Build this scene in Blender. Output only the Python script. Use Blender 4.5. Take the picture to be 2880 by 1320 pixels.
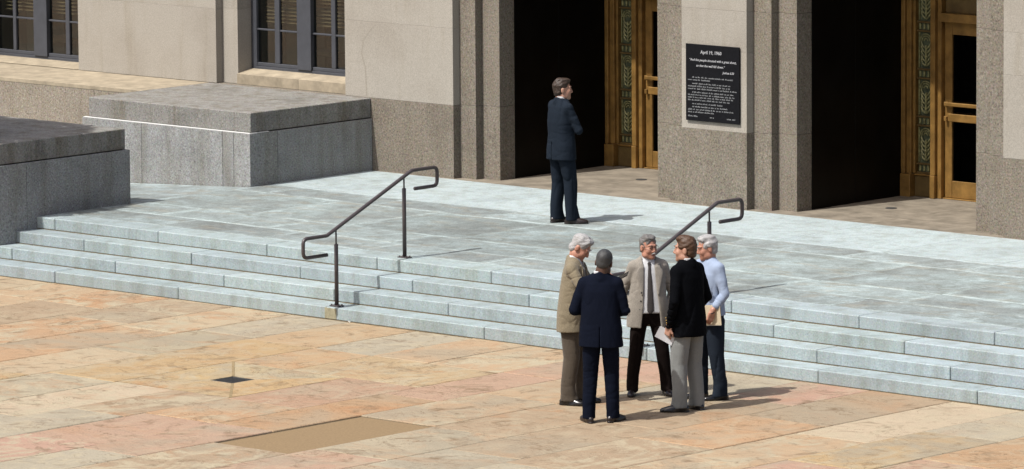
import bpy, math, random
import numpy as np
from mathutils import Vector, Matrix

for o in list(bpy.data.objects):
    bpy.data.objects.remove(o, do_unlink=True)
scene = bpy.context.scene
COL = scene.collection
RNG = random.Random(11)

# ------------------------------------------------------------------ camera
CAM_POS = Vector((46.95, -48.184, 10.04))
YAW, PITCH, ROLL = math.radians(42.456), math.radians(7.663), math.radians(0.428)
cy_, sy_, cp_, sp_ = math.cos(YAW), math.sin(YAW), math.cos(PITCH), math.sin(PITCH)
fwd = Vector((-sy_*cp_, cy_*cp_, -sp_)); rgt = Vector((cy_, sy_, 0)); dwn = fwd.cross(rgt)
cr_, sr_ = math.cos(ROLL), math.sin(ROLL)
r2 = rgt*cr_ + dwn*sr_; d2 = dwn*cr_ - rgt*sr_
cam = bpy.data.cameras.new('camera'); cam_ob = bpy.data.objects.new('camera', cam); COL.objects.link(cam_ob)
m = Matrix(((r2.x, -d2.x, -fwd.x, CAM_POS.x), (r2.y, -d2.y, -fwd.y, CAM_POS.y), (r2.z, -d2.z, -fwd.z, CAM_POS.z), (0, 0, 0, 1)))
cam_ob.matrix_world = m
cam.sensor_width = 36; cam.lens = 16340.97/2880*36
cam.clip_start = 0.5; cam.clip_end = 2000
scene.camera = cam_ob
scene.render.resolution_x = 1024; scene.render.resolution_y = 469

# ------------------------------------------------------------------ light
SUN_DIR = Vector((0.13, 0.62, -1.0)).normalized()      # direction the light travels
world = bpy.data.worlds.new('World'); scene.world = world; world.use_nodes = True
wn = world.node_tree.nodes; wl = world.node_tree.links
bg = wn['Background']; sky = wn.new('ShaderNodeTexSky'); sky.sky_type = 'NISHITA'; sky.sun_disc = False
sky.sun_elevation = math.radians(57.6); sky.sun_rotation = math.radians(191.8)
sky.air_density = 0.8; sky.dust_density = 5.0; sky.ozone_density = 1.0
wl.new(sky.outputs[0], bg.inputs[0]); bg.inputs[1].default_value = 0.10
sl = bpy.data.lights.new('sun', 'SUN'); sl.energy = 3.4; sl.angle = math.radians(0.5); sl.color = (1.0, 0.98, 0.945)
so = bpy.data.objects.new('sun', sl); COL.objects.link(so); so.location = (0, -10, 30)
so.rotation_euler = SUN_DIR.to_track_quat('-Z', 'Y').to_euler()
scene.view_settings.view_transform = 'Standard'; scene.view_settings.look = 'None'
scene.view_settings.exposure = 0.80; scene.view_settings.gamma = 1.0
scene.view_settings.use_curve_mapping = False

# ------------------------------------------------------------------ materials
def lin(r, g, b):
    f = lambda c: (c/255/12.92) if c/255 <= .04045 else ((c/255+.055)/1.055)**2.4
    return (f(r), f(g), f(b), 1)

ALB = 0.62        # overall reflectance scale of the palette below (the picture is exposed up to match)
class NT:
    def __init__(s, name, rough=.8, spec=.3, metal=0.0):
        s.m = bpy.data.materials.new(name); s.m.use_nodes = True
        s.n = s.m.node_tree.nodes; s.l = s.m.node_tree.links
        s.b = s.n['Principled BSDF']
        s.b.inputs['Roughness'].default_value = rough
        s.b.inputs['Specular IOR Level'].default_value = spec
        s.b.inputs['Metallic'].default_value = metal
        s._co = None
    def co(s, rnd=True):
        if s._co: return s._co
        tc = s.n.new('ShaderNodeTexCoord')
        if rnd:
            oi = s.n.new('ShaderNodeObjectInfo')
            mu = s.n.new('ShaderNodeMath'); mu.operation = 'MULTIPLY'; mu.inputs[1].default_value = 173.0
            s.l.new(oi.outputs['Random'], mu.inputs[0])
            ad = s.n.new('ShaderNodeVectorMath'); ad.operation = 'ADD'
            s.l.new(tc.outputs['Object'], ad.inputs[0]); s.l.new(mu.outputs[0], ad.inputs[1])
            s._co = ad.outputs[0]
        else:
            s._co = tc.outputs['Object']
        return s._co
    def scaled(s, sc, base=None):
        mp = s.n.new('ShaderNodeMapping'); mp.inputs['Scale'].default_value = sc
        s.l.new(base or s.co(), mp.inputs[0]); return mp.outputs[0]
    def noise(s, scale, detail=4, rough=.6, vec=None, dist=0.0):
        t = s.n.new('ShaderNodeTexNoise'); t.inputs['Scale'].default_value = scale
        t.inputs['Detail'].default_value = detail; t.inputs['Roughness'].default_value = rough
        t.inputs['Distortion'].default_value = dist
        s.l.new(vec or s.co(), t.inputs['Vector']); return t.outputs['Fac']
    def voro(s, scale, vec=None):
        t = s.n.new('ShaderNodeTexVoronoi'); t.inputs['Scale'].default_value = scale
        s.l.new(vec or s.co(), t.inputs['Vector']); return t.outputs['Color']
    def ramp(s, fac, stops):
        r = s.n.new('ShaderNodeValToRGB'); e = r.color_ramp.elements
        while len(e) < len(stops): e.new(.5)
        for i, (p, c) in enumerate(stops):
            e[i].position = p; e[i].color = c if len(c) == 4 else (*c, 1)
        s.l.new(fac, r.inputs[0]); return r.outputs[0]
    def mix(s, a, b, fac, mode='MIX'):
        x = s.n.new('ShaderNodeMix'); x.data_type = 'RGBA'; x.blend_type = mode; x.clamp_factor = True
        for sock, v in ((x.inputs[0], fac), (x.inputs[6], a), (x.inputs[7], b)):
            if isinstance(v, (int, float)): sock.default_value = v
            elif isinstance(v, tuple): sock.default_value = v if len(v) == 4 else (*v, 1)
            else: s.l.new(v, sock)
        return x.outputs[2]
    def math(s, op, a, b=0.0, clamp=False):
        x = s.n.new('ShaderNodeMath'); x.operation = op; x.use_clamp = clamp
        for i, v in ((0, a), (1, b)):
            if isinstance(v, (int, float)): x.inputs[i].default_value = v
            else: s.l.new(v, x.inputs[i])
        return x.outputs[0]
    def color(s, c):
        if isinstance(c, tuple): s.b.inputs['Base Color'].default_value = (c[0]*ALB, c[1]*ALB, c[2]*ALB, 1)
        else: s.l.new(s.mix(c, (ALB, ALB, ALB, 1), 1.0, 'MULTIPLY'), s.b.inputs['Base Color'])
    def bump(s, h, strength=.3, dist=.01, prev=None):
        b = s.n.new('ShaderNodeBump'); b.inputs['Strength'].default_value = strength; b.inputs['Distance'].default_value = dist
        s.l.new(h, b.inputs['Height'])
        if prev: s.l.new(prev, b.inputs['Normal'])
        s.l.new(b.outputs[0], s.b.inputs['Normal']); return b.outputs[0]
    def rough(s, v): s.l.new(v, s.b.inputs['Roughness'])
    def objcolor(s):
        oi = s.n.new('ShaderNodeObjectInfo'); return oi.outputs['Color']

G = lambda v: (v, v, v, 1)

def granite(name, base, dark, light, grain=95, stain=.35, tint=None, rough=.75):
    t = NT(name, rough, .25)
    sp = t.noise(grain, 2, .7)
    c = t.ramp(sp, [(.30, dark), (.47, base), (.55, base), (.70, light)])
    v = t.voro(grain*1.4)
    c = t.mix(c, v, .10, 'SOFT_LIGHT')
    big = t.noise(1.3, 5, .65, dist=.4)
    c = t.mix(c, t.ramp(big, [(.3, G(.62)), (.5, G(1)), (.75, G(1.0))]), stain, 'MULTIPLY')
    st = t.noise(1.0, 5, .6, vec=t.scaled((5, 5, .55)))
    c = t.mix(c, t.ramp(st, [(.35, (.70, .66, .58, 1)), (.55, G(1))]), stain, 'MULTIPLY')
    c = t.mix(c, t.objcolor(), 1.0, 'MULTIPLY')
    t.color(c)
    t.bump(sp, .25, .004)
    return t.m

M = {}
M['plinth'] = granite('grey_granite_plinth', (.37, .375, .365), (.185, .185, .18), (.545, .555, .545), 48, .6)
M['cap'] = granite('stained_granite_cap', (.30, .29, .265), (.16, .155, .14), (.44, .43, .40), 48, 1.0)
M['base'] = granite('brown_granite_base', (.255, .222, .175), (.12, .10, .078), (.385, .34, .28), 44, .35)
M['step'] = granite('pale_granite_step', (.415, .485, .495), (.32, .375, .385), (.52, .60, .61), 50, .55)

def landing_mat():
    t = NT('weathered_granite_landing', .8, .22)
    uv1 = t.n.new('ShaderNodeUVMap'); uv1.uv_map = 'pos'; uv2 = t.n.new('ShaderNodeUVMap'); uv2.uv_map = 'dim'
    a = t.n.new('ShaderNodeSeparateXYZ'); b = t.n.new('ShaderNodeSeparateXYZ')
    t.l.new(uv1.outputs[0], a.inputs[0]); t.l.new(uv2.outputs[0], b.inputs[0])
    dx = t.math('MINIMUM', a.outputs[0], t.math('SUBTRACT', b.outputs[0], a.outputs[0]))
    dy = t.math('MINIMUM', a.outputs[1], t.math('SUBTRACT', b.outputs[1], a.outputs[1]))
    d = t.math('MINIMUM', dx, dy)
    wob = t.noise(3.0, 5, .6)
    d = t.math('ADD', d, t.math('MULTIPLY', t.math('SUBTRACT', wob, .5), .16))
    edge = t.ramp(d, [(.0, G(1)), (.03, G(.75)), (.075, G(0))])
    big = t.noise(1.1, 6, .62, dist=.3)
    c = t.ramp(big, [(.28, (.21, .226, .218, 1)), (.43, (.275, .308, .302, 1)), (.57, (.34, .395, .392, 1)), (.74, (.45, .535, .545, 1))])
    c = t.mix(c, (.56, .655, .65, 1), t.math('MULTIPLY', edge, t.ramp(t.noise(1.7, 3, .6), [(.38, G(.08)), (.62, G(.75))])))
    br = t.noise(2.3, 4, .6, vec=t.scaled((1, 2.2, 1)))
    c = t.mix(c, (.33, .305, .245, 1), t.ramp(br, [(.52, G(0)), (.70, G(.6))]))
    mo = t.noise(5.5, 6, .72, dist=.8)
    c = t.mix(c, t.ramp(mo, [(.32, (.72, .71, .66, 1)), (.5, G(1)), (.68, G(1.28))]), .9, 'MULTIPLY')
    sp = t.noise(50, 2, .7)
    c = t.mix(c, t.ramp(sp, [(.3, G(.70)), (.5, G(1)), (.7, G(1.25))]), .85, 'MULTIPLY')
    c = t.mix(c, t.objcolor(), 1.0, 'MULTIPLY')
    t.color(c); t.bump(sp, .2, .004)
    return t.m
M['landing'] = landing_mat()

def limestone():
    t = NT('buff_limestone', .85, .2)
    sp = t.noise(70, 3, .7)
    c = t.ramp(sp, [(.3, (.36, .33, .28, 1)), (.5, (.44, .405, .345, 1)), (.7, (.53, .49, .42, 1))])
    big = t.noise(.9, 5, .6)
    c = t.mix(c, t.ramp(big, [(.35, (.84, .82, .80, 1)), (.55, G(1))]), .6, 'MULTIPLY')
    st = t.noise(1.0, 5, .65, vec=t.scaled((4, 4, .35)))
    c = t.mix(c, t.ramp(st, [(.30, (.78, .74, .66, 1)), (.48, G(1))]), .5, 'MULTIPLY')
    c = t.mix(c, t.objcolor(), 1.0, 'MULTIPLY')
    t.color(c); t.bump(sp, .2, .003)
    return t.m
M['lime'] = limestone()

def sandstone():
    t = NT('layered_sandstone_slab', .85, .2)
    oc = t.objcolor()
    oi2 = t.n.new('ShaderNodeObjectInfo'); rnd = oi2.outputs['Random']; rnd2 = t.math('FRACT', t.math('MULTIPLY', rnd, 7.31)); rnd3 = t.math('FRACT', t.math('MULTIPLY', rnd, 31.7))
    v1 = t.scaled((1.0, 1.6, 1.0))
    n1 = t.noise(.95, 7, .68, vec=v1, dist=1.3)
    n2 = t.noise(1.5, 7, .7, vec=t.scaled((1.5, 1.0, 1)), dist=1.6)
    n3 = t.noise(.75, 4, .6, dist=.8)
    c = t.mix(oc, (.45, .245, .125, 1), t.math('MULTIPLY', t.ramp(n1, [(.50, G(0)), (.66, G(.72))]), t.math('POWER', rnd, 1.4)))
    c = t.mix(c, (.50, .45, .33, 1), t.math('MULTIPLY', t.ramp(n2, [(.47, G(0)), (.60, G(1))]), rnd2))
    c = t.mix(c, (.36, .325, .25, 1), t.math('MULTIPLY', t.ramp(n3, [(.46, G(0)), (.62, G(.85))]), rnd3))
    # flaked lamination edges: thin darker contour lines of a warped height field
    hf = t.noise(1.0, 5, .6, vec=t.scaled((.8, 1.7, 1)), dist=2.0)
    fr = t.math('FRACT', t.math('MULTIPLY', hf, 8.0))
    ln = t.ramp(fr, [(.0, G(1)), (.06, G(0)), (.95, G(0)), (1.0, G(1))])
    msk = t.ramp(t.noise(1.6, 3, .5), [(.44, G(0)), (.58, G(1))])
    ln2 = t.math('MULTIPLY', ln, msk)
    c = t.mix(c, (.17, .105, .055, 1), t.math('MULTIPLY', ln2, .9))
    dk = t.noise(2.2, 6, .72, dist=1.4)
    c = t.mix(c, (.20, .14, .085, 1), t.ramp(dk, [(.54, G(0)), (.70, G(.85))]))
    sp = t.noise(75, 2, .7)
    c = t.mix(c, t.ramp(sp, [(.3, G(.78)), (.5, G(1)), (.7, G(1.15))]), .8, 'MULTIPLY')
    c = t.mix(c, (.98, .935, .875, 1), 1.0, 'MULTIPLY')
    t.color(c)
    b = t.bump(t.math('ADD', hf, t.math('MULTIPLY', sp, .04)), .55, .035)
    return t.m
M['sand'] = sandstone()

def plain(name, c, rough=.8, spec=.3, metal=0.0, nz=None, amt=.25, bump=0.0):
    t = NT(name, rough, spec, metal)
    if nz:
        n = t.noise(nz, 4, .65)
        lo = tuple(v*(1-amt) for v in c[:3]); hi = tuple(v*(1+amt) for v in c[:3])
        t.color(t.ramp(n, [(.3, (*lo, 1)), (.7, (*hi, 1))]))
        if bump: t.bump(n, bump, .004)
    else:
        t.color(tuple(c[:3]))
    return t.m
M['patch'] = plain('brown_concrete_patch', (.295, .205, .11), .85, .2, 0, 40, .16, .2)
M['joint'] = plain('dark_sand_joint', (.12, .09, .055), .95, .1, 0, 30, .3)
M['sjoint'] = plain('dark_mortar', (.10, .09, .075), .95, .1, 0, 25, .3)
M['tan'] = plain('tan_threshold_stone', (.265, .228, .175), .8, .25, 0, 3.5, .35, .1)
M['sill'] = plain('tan_ledge_stone', (.42, .355, .255), .85, .2, 0, 5, .25, .1)
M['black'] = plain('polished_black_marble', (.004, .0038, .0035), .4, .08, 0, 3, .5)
M['frame'] = plain('slate_painted_steel', (.072, .077, .09), .5, .4, 0, 8, .12)
M['bronze'] = plain('golden_bronze', (.37, .205, .055), .42, .5, .35, 5, .35)
M['bronze2'] = plain('dark_bronze', (.20, .13, .045), .5, .5, .35, 5, .35)
M['patina'] = plain('green_bronze_relief', (.36, .34, .15), .5, .5, .3, 25, .55)
M['patina2'] = plain('green_bronze_ground', (.13, .15, .085), .55, .5, .3, 14, .5)
M['rail'] = plain('brown_painted_steel', (.075, .060, .060), .42, .5, 0, 20, .15)
M['iron'] = plain('cast_iron', (.05, .05, .048), .7, .4, 0, 20, .3)
M['plaque'] = plain('blackened_bronze_plaque', (.007, .007, .009), .6, .12, 0, 30, .3)
M['letter'] = plain('raised_silver_letter', (.50, .50, .51), .6, .3); M['letter2'] = plain('small_silver_letter', (.40, .41, .41), .6, .3)
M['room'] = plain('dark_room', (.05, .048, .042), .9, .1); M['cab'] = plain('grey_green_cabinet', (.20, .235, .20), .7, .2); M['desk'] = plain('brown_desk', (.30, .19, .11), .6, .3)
M['blind'] = plain('brown_blind_slat', (.50, .32, .19), .6, .3)
M['rust'] = plain('yellow_brown_stain', (.36, .33, .22), .9, .15, 0, 14, .3)
M['grout'] = plain('grey_ramp_concrete', (.42, .46, .45), .85, .2, 0, 9, .2, .1)

def glass(name, tint, rough=.02, ior=1.6):
    m_ = bpy.data.materials.new(name); m_.use_nodes = True
    n, l = m_.node_tree.nodes, m_.node_tree.links
    n.remove(n['Principled BSDF'])
    tr = n.new('ShaderNodeBsdfTransparent'); tr.inputs[0].default_value = (*tint, 1)
    gl = n.new('ShaderNodeBsdfGlossy'); gl.inputs['Roughness'].default_value = rough; gl.inputs[0].default_value = (.9, .9, .9, 1)
    fr0 = n.new('ShaderNodeFresnel'); fr0.inputs[0].default_value = ior; ge = n.new('ShaderNodeNewGeometry')
    fr = n.new('ShaderNodeMath'); fr.operation = 'MULTIPLY'; inv = n.new('ShaderNodeMath'); inv.operation = 'SUBTRACT'; inv.inputs[0].default_value = 1.0
    l.new(ge.outputs['Backfacing'], inv.inputs[1]); l.new(fr0.outputs[0], fr.inputs[0]); l.new(inv.outputs[0], fr.inputs[1])
    mx = n.new('ShaderNodeMixShader'); l.new(fr.outputs[0], mx.inputs[0]); l.new(tr.outputs[0], mx.inputs[1]); l.new(gl.outputs[0], mx.inputs[2])
    l.new(mx.outputs[0], n['Material Output'].inputs[0]); return m_
M['glass'] = glass('window_glass', (.60, .65, .63), ior=1.8)
M['doorglass'] = glass('smoked_door_glass', (.12, .12, .12))

# ------------------------------------------------------------------ mesh helpers
def link(name, me, mat=None, parent=None, loc=None):
    o = bpy.data.objects.new(name, me); COL.objects.link(o)
    if mat is not None and me is not None and len(me.materials) == 0: me.materials.append(M[mat] if isinstance(mat, str) else mat)
    if parent: o.parent = parent
    if loc is not None: o.location = loc
    return o

def tag(o, label=None, cat=None, group=None, kind=None):
    if label: o['label'] = label
    if cat: o['category'] = cat
    if group: o['group'] = group
    if kind: o['kind'] = kind
    return o

def empty(name, loc=(0, 0, 0), rz=0, **k):
    o = bpy.data.objects.new(name, None); COL.objects.link(o); o.location = loc; o.rotation_euler = (0, 0, rz)
    o.empty_display_size = .1
    return tag(o, **k)

def chamfer_verts(x0, x1, y0, y1, z0, z1, c):
    """chamfered box: 24 verts, 26 faces"""
    c = min(c, (x1-x0)*.3, (y1-y0)*.3, (z1-z0)*.3)
    V, idx = [], {}
    for sx in (0, 1):
        for sy in (0, 1):
            for sz in (0, 1):
                X, Y, Z = (x0, x1)[sx], (y0, y1)[sy], (z0, z1)[sz]
                ix, iy, iz = X+(c if sx == 0 else -c), Y+(c if sy == 0 else -c), Z+(c if sz == 0 else -c)
                idx[(sx, sy, sz)] = len(V)
                V += [(X, iy, iz), (ix, Y, iz), (ix, iy, Z)]
    F = []
    def vid(k, a): return idx[k]+a
    for a in range(3):
        o1, o2 = [i for i in range(3) if i != a]
        for s in (0, 1):
            ring = []
            for p, q in ((0, 0), (1, 0), (1, 1), (0, 1)):
                k = [0, 0, 0]; k[a] = s; k[o1] = p; k[o2] = q; ring.append(vid(tuple(k), a))
            F.append(ring)
    for a in range(3):          # edges along axis a
        o1, o2 = [i for i in range(3) if i != a]
        for p in (0, 1):
            for q in (0, 1):
                k0 = [0, 0, 0]; k0[o1] = p; k0[o2] = q; k1 = list(k0); k1[a] = 1; k0, k1 = tuple(k0), tuple(k1)
                F.append([vid(k0, o1), vid(k1, o1), vid(k1, o2), vid(k0, o2)])
    for k in idx: F.append([vid(k, 0), vid(k, 1), vid(k, 2)])
    ctr = Vector(((x0+x1)/2, (y0+y1)/2, (z0+z1)/2))
    VV = [Vector(v) for v in V]
    for f in F:
        n = (VV[f[1]]-VV[f[0]]).cross(VV[f[2]]-VV[f[0]])
        cc = sum((VV[i] for i in f), Vector())/len(f)
        if n.dot(cc-ctr) < 0: f.reverse()
    return V, F

class MB:
    def __init__(s): s.V, s.F = [], []
    def add(s, V, F):
        n = len(s.V); s.V += [tuple(v) for v in V]; s.F += [[i+n for i in f] for f in F]; return s
    def box(s, x0, x1, y0, y1, z0, z1, c=.004): return s.add(*chamfer_verts(x0, x1, y0, y1, z0, z1, c))
    def tube(s, pts, r, n=10, cap=True):
        pts = [Vector(p) for p in pts]; rings = []; up = None
        for i, p in enumerate(pts):
            d = (pts[min(i+1, len(pts)-1)]-pts[max(i-1, 0)]).normalized()
            if up is None:
                up = Vector((1, 0, 0)) if abs(d.x) < .9 else Vector((0, 0, 1))
            a = (up-d*up.dot(d)).normalized(); b = d.cross(a); up = a
            rr = r[i] if isinstance(r, (list, tuple)) else r
            rings.append([p+a*math.cos(2*math.pi*k/n)*rr+b*math.sin(2*math.pi*k/n)*rr for k in range(n)])
        V = [v for q in rings for v in q]; F = []
        for i in range(len(rings)-1):
            for k in range(n):
                F.append([i*n+k, i*n+(k+1) % n, (i+1)*n+(k+1) % n, (i+1)*n+k])
        if cap: F.append(list(range(n))[::-1]); F.append([len(V)-n+k for k in range(n)])
        return s.add(V, F)
    def mesh(s, name, off=(0, 0, 0), smooth=False):
        me = bpy.data.meshes.new(name)
        me.from_pydata([(v[0]-off[0], v[1]-off[1], v[2]-off[2]) for v in s.V], [], s.F); me.update()
        if smooth: me.polygons.foreach_set('use_smooth', [True]*len(me.polygons))
        return me
    def obj(s, name, mat, parent=None, off=None, smooth=False, color=None):
        if off is None: off = parent.location if parent else (0, 0, 0)
        if parent is not None and parent.parent is not None and parent.type == 'MESH': pass
        o = link(name, s.mesh(name, off, smooth), mat, parent)
        if color: o.color = (*color, 1)
        return o

def pc(lo, hi): v = RNG.uniform(lo, hi); return (v, v, v)

def box(name, x0, x1, y0, y1, z0, z1, mat, parent=None, c=.004, color=None, off=None):
    return MB().box(x0, x1, y0, y1, z0, z1, c).obj(name, mat, parent, off, color=color)

# ------------------------------------------------------------------ levels
RISE, TREAD = 0.1495, 0.3535
Z4 = 4*RISE
YW = 7.15                     # main wall face
ZG = 1.567                    # top of the granite base course
XP = -6.18                    # right face of both plinths

# ------------------------------------------------------------------ plaza
plaza = MB().add([(-400, -600, -.012), (400, -600, -.012), (400, 6.0, -.012), (-400, 6.0, -.012)], [[0, 1, 2, 3]]).obj('plaza', 'joint')
tag(plaza, kind='structure')
PAL = [(.50, .41, .285), (.48, .325, .20), (.48, .325, .25), (.43, .395, .31), (.47, .35, .20), (.40, .315, .22), (.49, .37, .245), (.53, .45, .335), (.46, .325, .24), (.45, .31, .19)]
def slab(x0, x1, y0, y1, col=None, mat='sand', z=0.0, parent=plaza, gap=.009, poly=None):
    g = gap
    if poly is None:
        jz = RNG.uniform(-.003, .005)
        o = MB().box(x0+g/2, x1-g/2, y0+g/2, y1-g/2, z-.05, z+jz, .008).obj('paving_slab', mat, parent)
    o.color = (*(col or RNG.choice(PAL)), 1)
    return o
XS = [-9.4, -8.3, -7.2, -6.0, -4.85, -3.79, -2.73, -1.62, -.66, .28, 1.35, 2.25, 3.1, 4.18, 4.98, 6.06, 7.09, 8.08, 9.19, 10.15, 11.15, 12.2, 13.25, 14.3, 15.3, 16.35, 17.4, 18.4]
KNOWN = {.28: [-1.67, -4.80], 1.35: [-1.67, -2.97, -4.76], 2.25: [-1.66, -2.97, -4.76], 3.1: [-1.66, -2.96, -4.80, -6.03], 4.18: [-1.6, -3.5, -6.0],
         4.98: [-1.1, -2.8, -4.70, -6.87], 6.06: [-2.0, -4.72, -6.5], 7.09: [-1.3, -3.35, -5.6], -1.62: [-1.9, -3.9], -2.73: [-1.75, -3.8], -3.79: [-1.1, -3.2],
         8.08: [-2.1, -3.9], 9.19: [-2.6, -4.4], 10.15: [-1.7, -3.9], 11.15: [-1.2, -3.0]}
COLS = {(4.98, 2): (.46, .34, .225), (.28, 0): (.47, .35, .22), (1.35, 1): (.48, .35, .215), (3.1, 2): (.44, .295, .205), (-.66, 1): (.42, .375, .275), (-1.62, 1): (.49, .33, .20), (.28, 2): (.42, .38, .285), (6.06, 2): (.44, .39, .29)}
for i in range(len(XS)-1):
    x0, x1 = XS[i], XS[i+1]
    ys = [0.02] + list(KNOWN.get(x0, []))
    if len(ys) == 1: ys.append(-RNG.uniform(.9, 2.2))
    while ys[-1] > -12.5: ys.append(ys[-1]-RNG.uniform(1.5, 2.3))
    for k in range(len(ys)-1):
        ya, yb = ys[k+1], ys[k]
        if x0 == 4.98 and abs(yb+4.70) < .01:
            slab(x0+.02, x1+.02, ya, yb, (1, 1, 1), 'patch', z=-.012); continue
        if x0 in (1.35, 2.25) and abs(yb+2.97) < .01: continue          # drain slab
        if x0 == 2.25 and abs(yb+1.66) < .01:
            slab(x0, 4.18, ya, yb, (.47, .365, .225)); continue
        if x0 == 3.1 and abs(yb+1.66) < .01: continue
        jx = RNG.uniform(-.015, .015)
        slab(x0, x1, ya, yb, COLS.get((x0, k)))
# the same paving carried on beyond the slabs that can be told apart
MB().add([(-400, -600, -.004), (400, -600, -.004), (400, -12.45, -.004), (-400, -12.45, -.004), (18.41, -12.45, -.004), (400, 0, -.004), (18.41, 0, -.004), (-400, 0, -.004), (-9.41, 0, -.004), (-9.41, -12.45, -.004)],
         [[0, 1, 2, 3], [4, 2, 5, 6], [3, 9, 8, 7]]).obj('pavement', 'sand', color=(.48, .37, .25))['kind'] = 'structure'
# four mitred pieces round the drain
dx0, dx1, dy0, dy1 = 1.353, 3.097, -4.757, -2.973
gx0, gx1, gy0, gy1 = 2.075, 2.425, -4.055, -3.695
for (a, b, c_, d_), col in ((((dx0, dy1), (dx1, dy1), (gx1, gy1), (gx0, gy1)), (.46, .39, .25)), (((dx1, dy1), (dx1, dy0), (gx1, gy0), (gx1, gy1)), (.50, .36, .19)),
                            (((dx1, dy0), (dx0, dy0), (gx0, gy0), (gx1, gy0)), (.47, .36, .21)), (((dx0, dy0), (dx0, dy1), (gx0, gy1), (gx0, gy0)), (.51, .39, .21))):
    q = [Vector((*p, 0)) for p in (a, b, c_, d_)]; cc = sum(q, Vector())/4
    q = [p+(cc-p).normalized()*.002 for p in q]
    V = [(p.x, p.y, 0) for p in q]+[(p.x, p.y, -.05) for p in q]
    F = [[3, 2, 1, 0], [0, 1, 5, 4], [1, 2, 6, 5], [2, 3, 7, 6], [3, 0, 4, 7]]
    o = MB().add(V, F).obj('paving_slab', 'sand', plaza); o.color = (*col, 1)
M['grout2'] = plain('tan_grout', (.33, .25, .14), .9, .1, 0, 30, .3)
for (xa, ya), (xb, yb) in (((dx0, dy1), (gx0, gy1)), ((dx1, dy0), (gx1, gy0))):
    d_ = Vector((xb-xa, yb-ya, 0)).normalized(); n_ = Vector((-d_.y, d_.x, 0))*.016
    V = [(xa+n_.x, ya+n_.y, .0025), (xb+n_.x, yb+n_.y, .0025), (xb-n_.x, yb-n_.y, .0025), (xa-n_.x, ya-n_.y, .0025)]
    MB().add(V+[(x, y, -.03) for x, y, z in V], [[3, 2, 1, 0], [4, 5, 6, 7], [0, 1, 5, 4], [1, 2, 6, 5], [2, 3, 7, 6], [3, 0, 4, 7]]).obj('grout_line', 'grout2', plaza)
drain = empty('floor_drain', (2.25, -3.875, 0), label='small square dark iron drain grate set in the sandstone plaza', cat='drain')
f_ = MB()
for a, b, c_, d_ in ((gx0+.004, gx1-.004, gy0+.004, gy0+.028), (gx0+.004, gx1-.004, gy1-.028, gy1-.004), (gx0+.004, gx0+.028, gy0+.028, gy1-.028), (gx1-.028, gx1-.004, gy0+.028, gy1-.028)):
    f_.box(a, b, c_, d_, -.03, -.003, .002)
f_.obj('frame', 'iron', drain)
for k in range(7):
    x = gx0+.05+k*.042
    MB().box(x-.010, x+.010, gy0+.028, gy1-.028, -.028, -.006, .002).obj('bar', 'iron', drain)

# ------------------------------------------------------------------ steps
steps = MB().add([(-6.6, .03, -.011), (16, .03, -.011), (16, 1.6, -.011), (-6.6, 1.6, -.011)], [[0, 1, 2, 3]])
core = MB()
for k in range(4):
    core.box(-6.6, 16, k*TREAD+.02, 1.44, k*RISE-.01, (k+1)*RISE-.006, .002)
steps = core.obj('entrance_steps', 'sjoint'); tag(steps, kind='structure')
SJ = [[-9.0, -6.9, -4.73, -2.57, -.1, 2.42, 4.88, 7.35, 9.53, 11.7, 13.9, 16],
      [-5.88, -4.03, -2.15, -.31, 1.53, 3.37, 5.20, 7.04, 8.89, 10.74, 12.6, 14.4, 16],
      [-6.8, -4.95, -3.06, -1.21, .63, 2.47, 4.3, 6.13, 7.98, 9.83, 11.7, 13.5, 16],
      [-5.85, -4.0, -2.12, -.28, 1.56, 3.4, 5.22, 7.06, 8.94, 10.8, 12.6, 14.5, 16]]
for k in range(4):
    js = SJ[k]
    lo = -9.0 if k == 0 else XP
    js = [lo]+[j for j in js if j > lo+.1]
    for a, b in zip(js[:-1], js[1:]):
        y0 = k*TREAD; y1 = y0+TREAD+(.03 if k < 3 else .055)
        g = .008
        v = RNG.uniform(.90, 1.08); col = (v*RNG.uniform(.98, 1.0), v, v*RNG.uniform(.98, 1.03))
        jz = RNG.uniform(-.002, .002)
        box('step_stone', a+g/2, b-g/2, y0+RNG.uniform(-.003, .003), y1, k*RISE+.004, (k+1)*RISE+jz, 'step', steps, .009, col)

M['caulk'] = plain('brown_caulk', (.20, .155, .095), .9, .1, 0, 40, .4)
for k in range(4):
    box('caulk_line', XP if k else -9.0, 16, k*TREAD-.005, k*TREAD+.02, k*RISE-.004, k*RISE+.0065, 'caulk', steps, .001)
box('repair_patch', -.115, .075, -.0045, .02, .012, RISE-.012, 'rust', steps, .002)
# ------------------------------------------------------------------ landing
land = MB().box(XP-.1, 18, 1.44, 11.0, Z4-.3, Z4-.008, .002).obj('landing', 'sjoint'); tag(land, kind='structure')
def land_slab(x0, x1, y0, y1, color, parent=land, g=.007, mat='landing', zf=None):
    mb = MB().box(x0+g/2, x1-g/2, y0+g/2, y1-g/2, Z4-.06, Z4+RNG.uniform(-.0015, .0015), .004)
    if zf: mb.V = [(x, y, z+zf(x)) for x, y, z in mb.V]
    o = mb.obj('paving_slab', mat, parent); me = o.data
    u1 = me.uv_layers.new(name='pos'); u2 = me.uv_layers.new(name='dim')
    for li, lp in enumerate(me.loops):
        co = me.vertices[lp.vertex_index].co
        u1.data[li].uv = (co.x-x0, co.y-y0); u2.data[li].uv = (x1-x0, y1-y0)
    o.color = (*color, 1); return o
ROWS = [(1.47, 2.15, 1.75, -6.18, (.98, .98, .97)), (2.15, 2.92, 2.0, -5.1, (.95, .96, .95)), (2.92, 4.57, 1.84, -6.18, (.90, .91, .90)), (4.57, 5.22, 1.9, -5.6, (1.0, 1.0, 1.0)), (5.22, 7.115, 1.7, -6.18, (1.42, 1.42, 1.42))]
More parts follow.
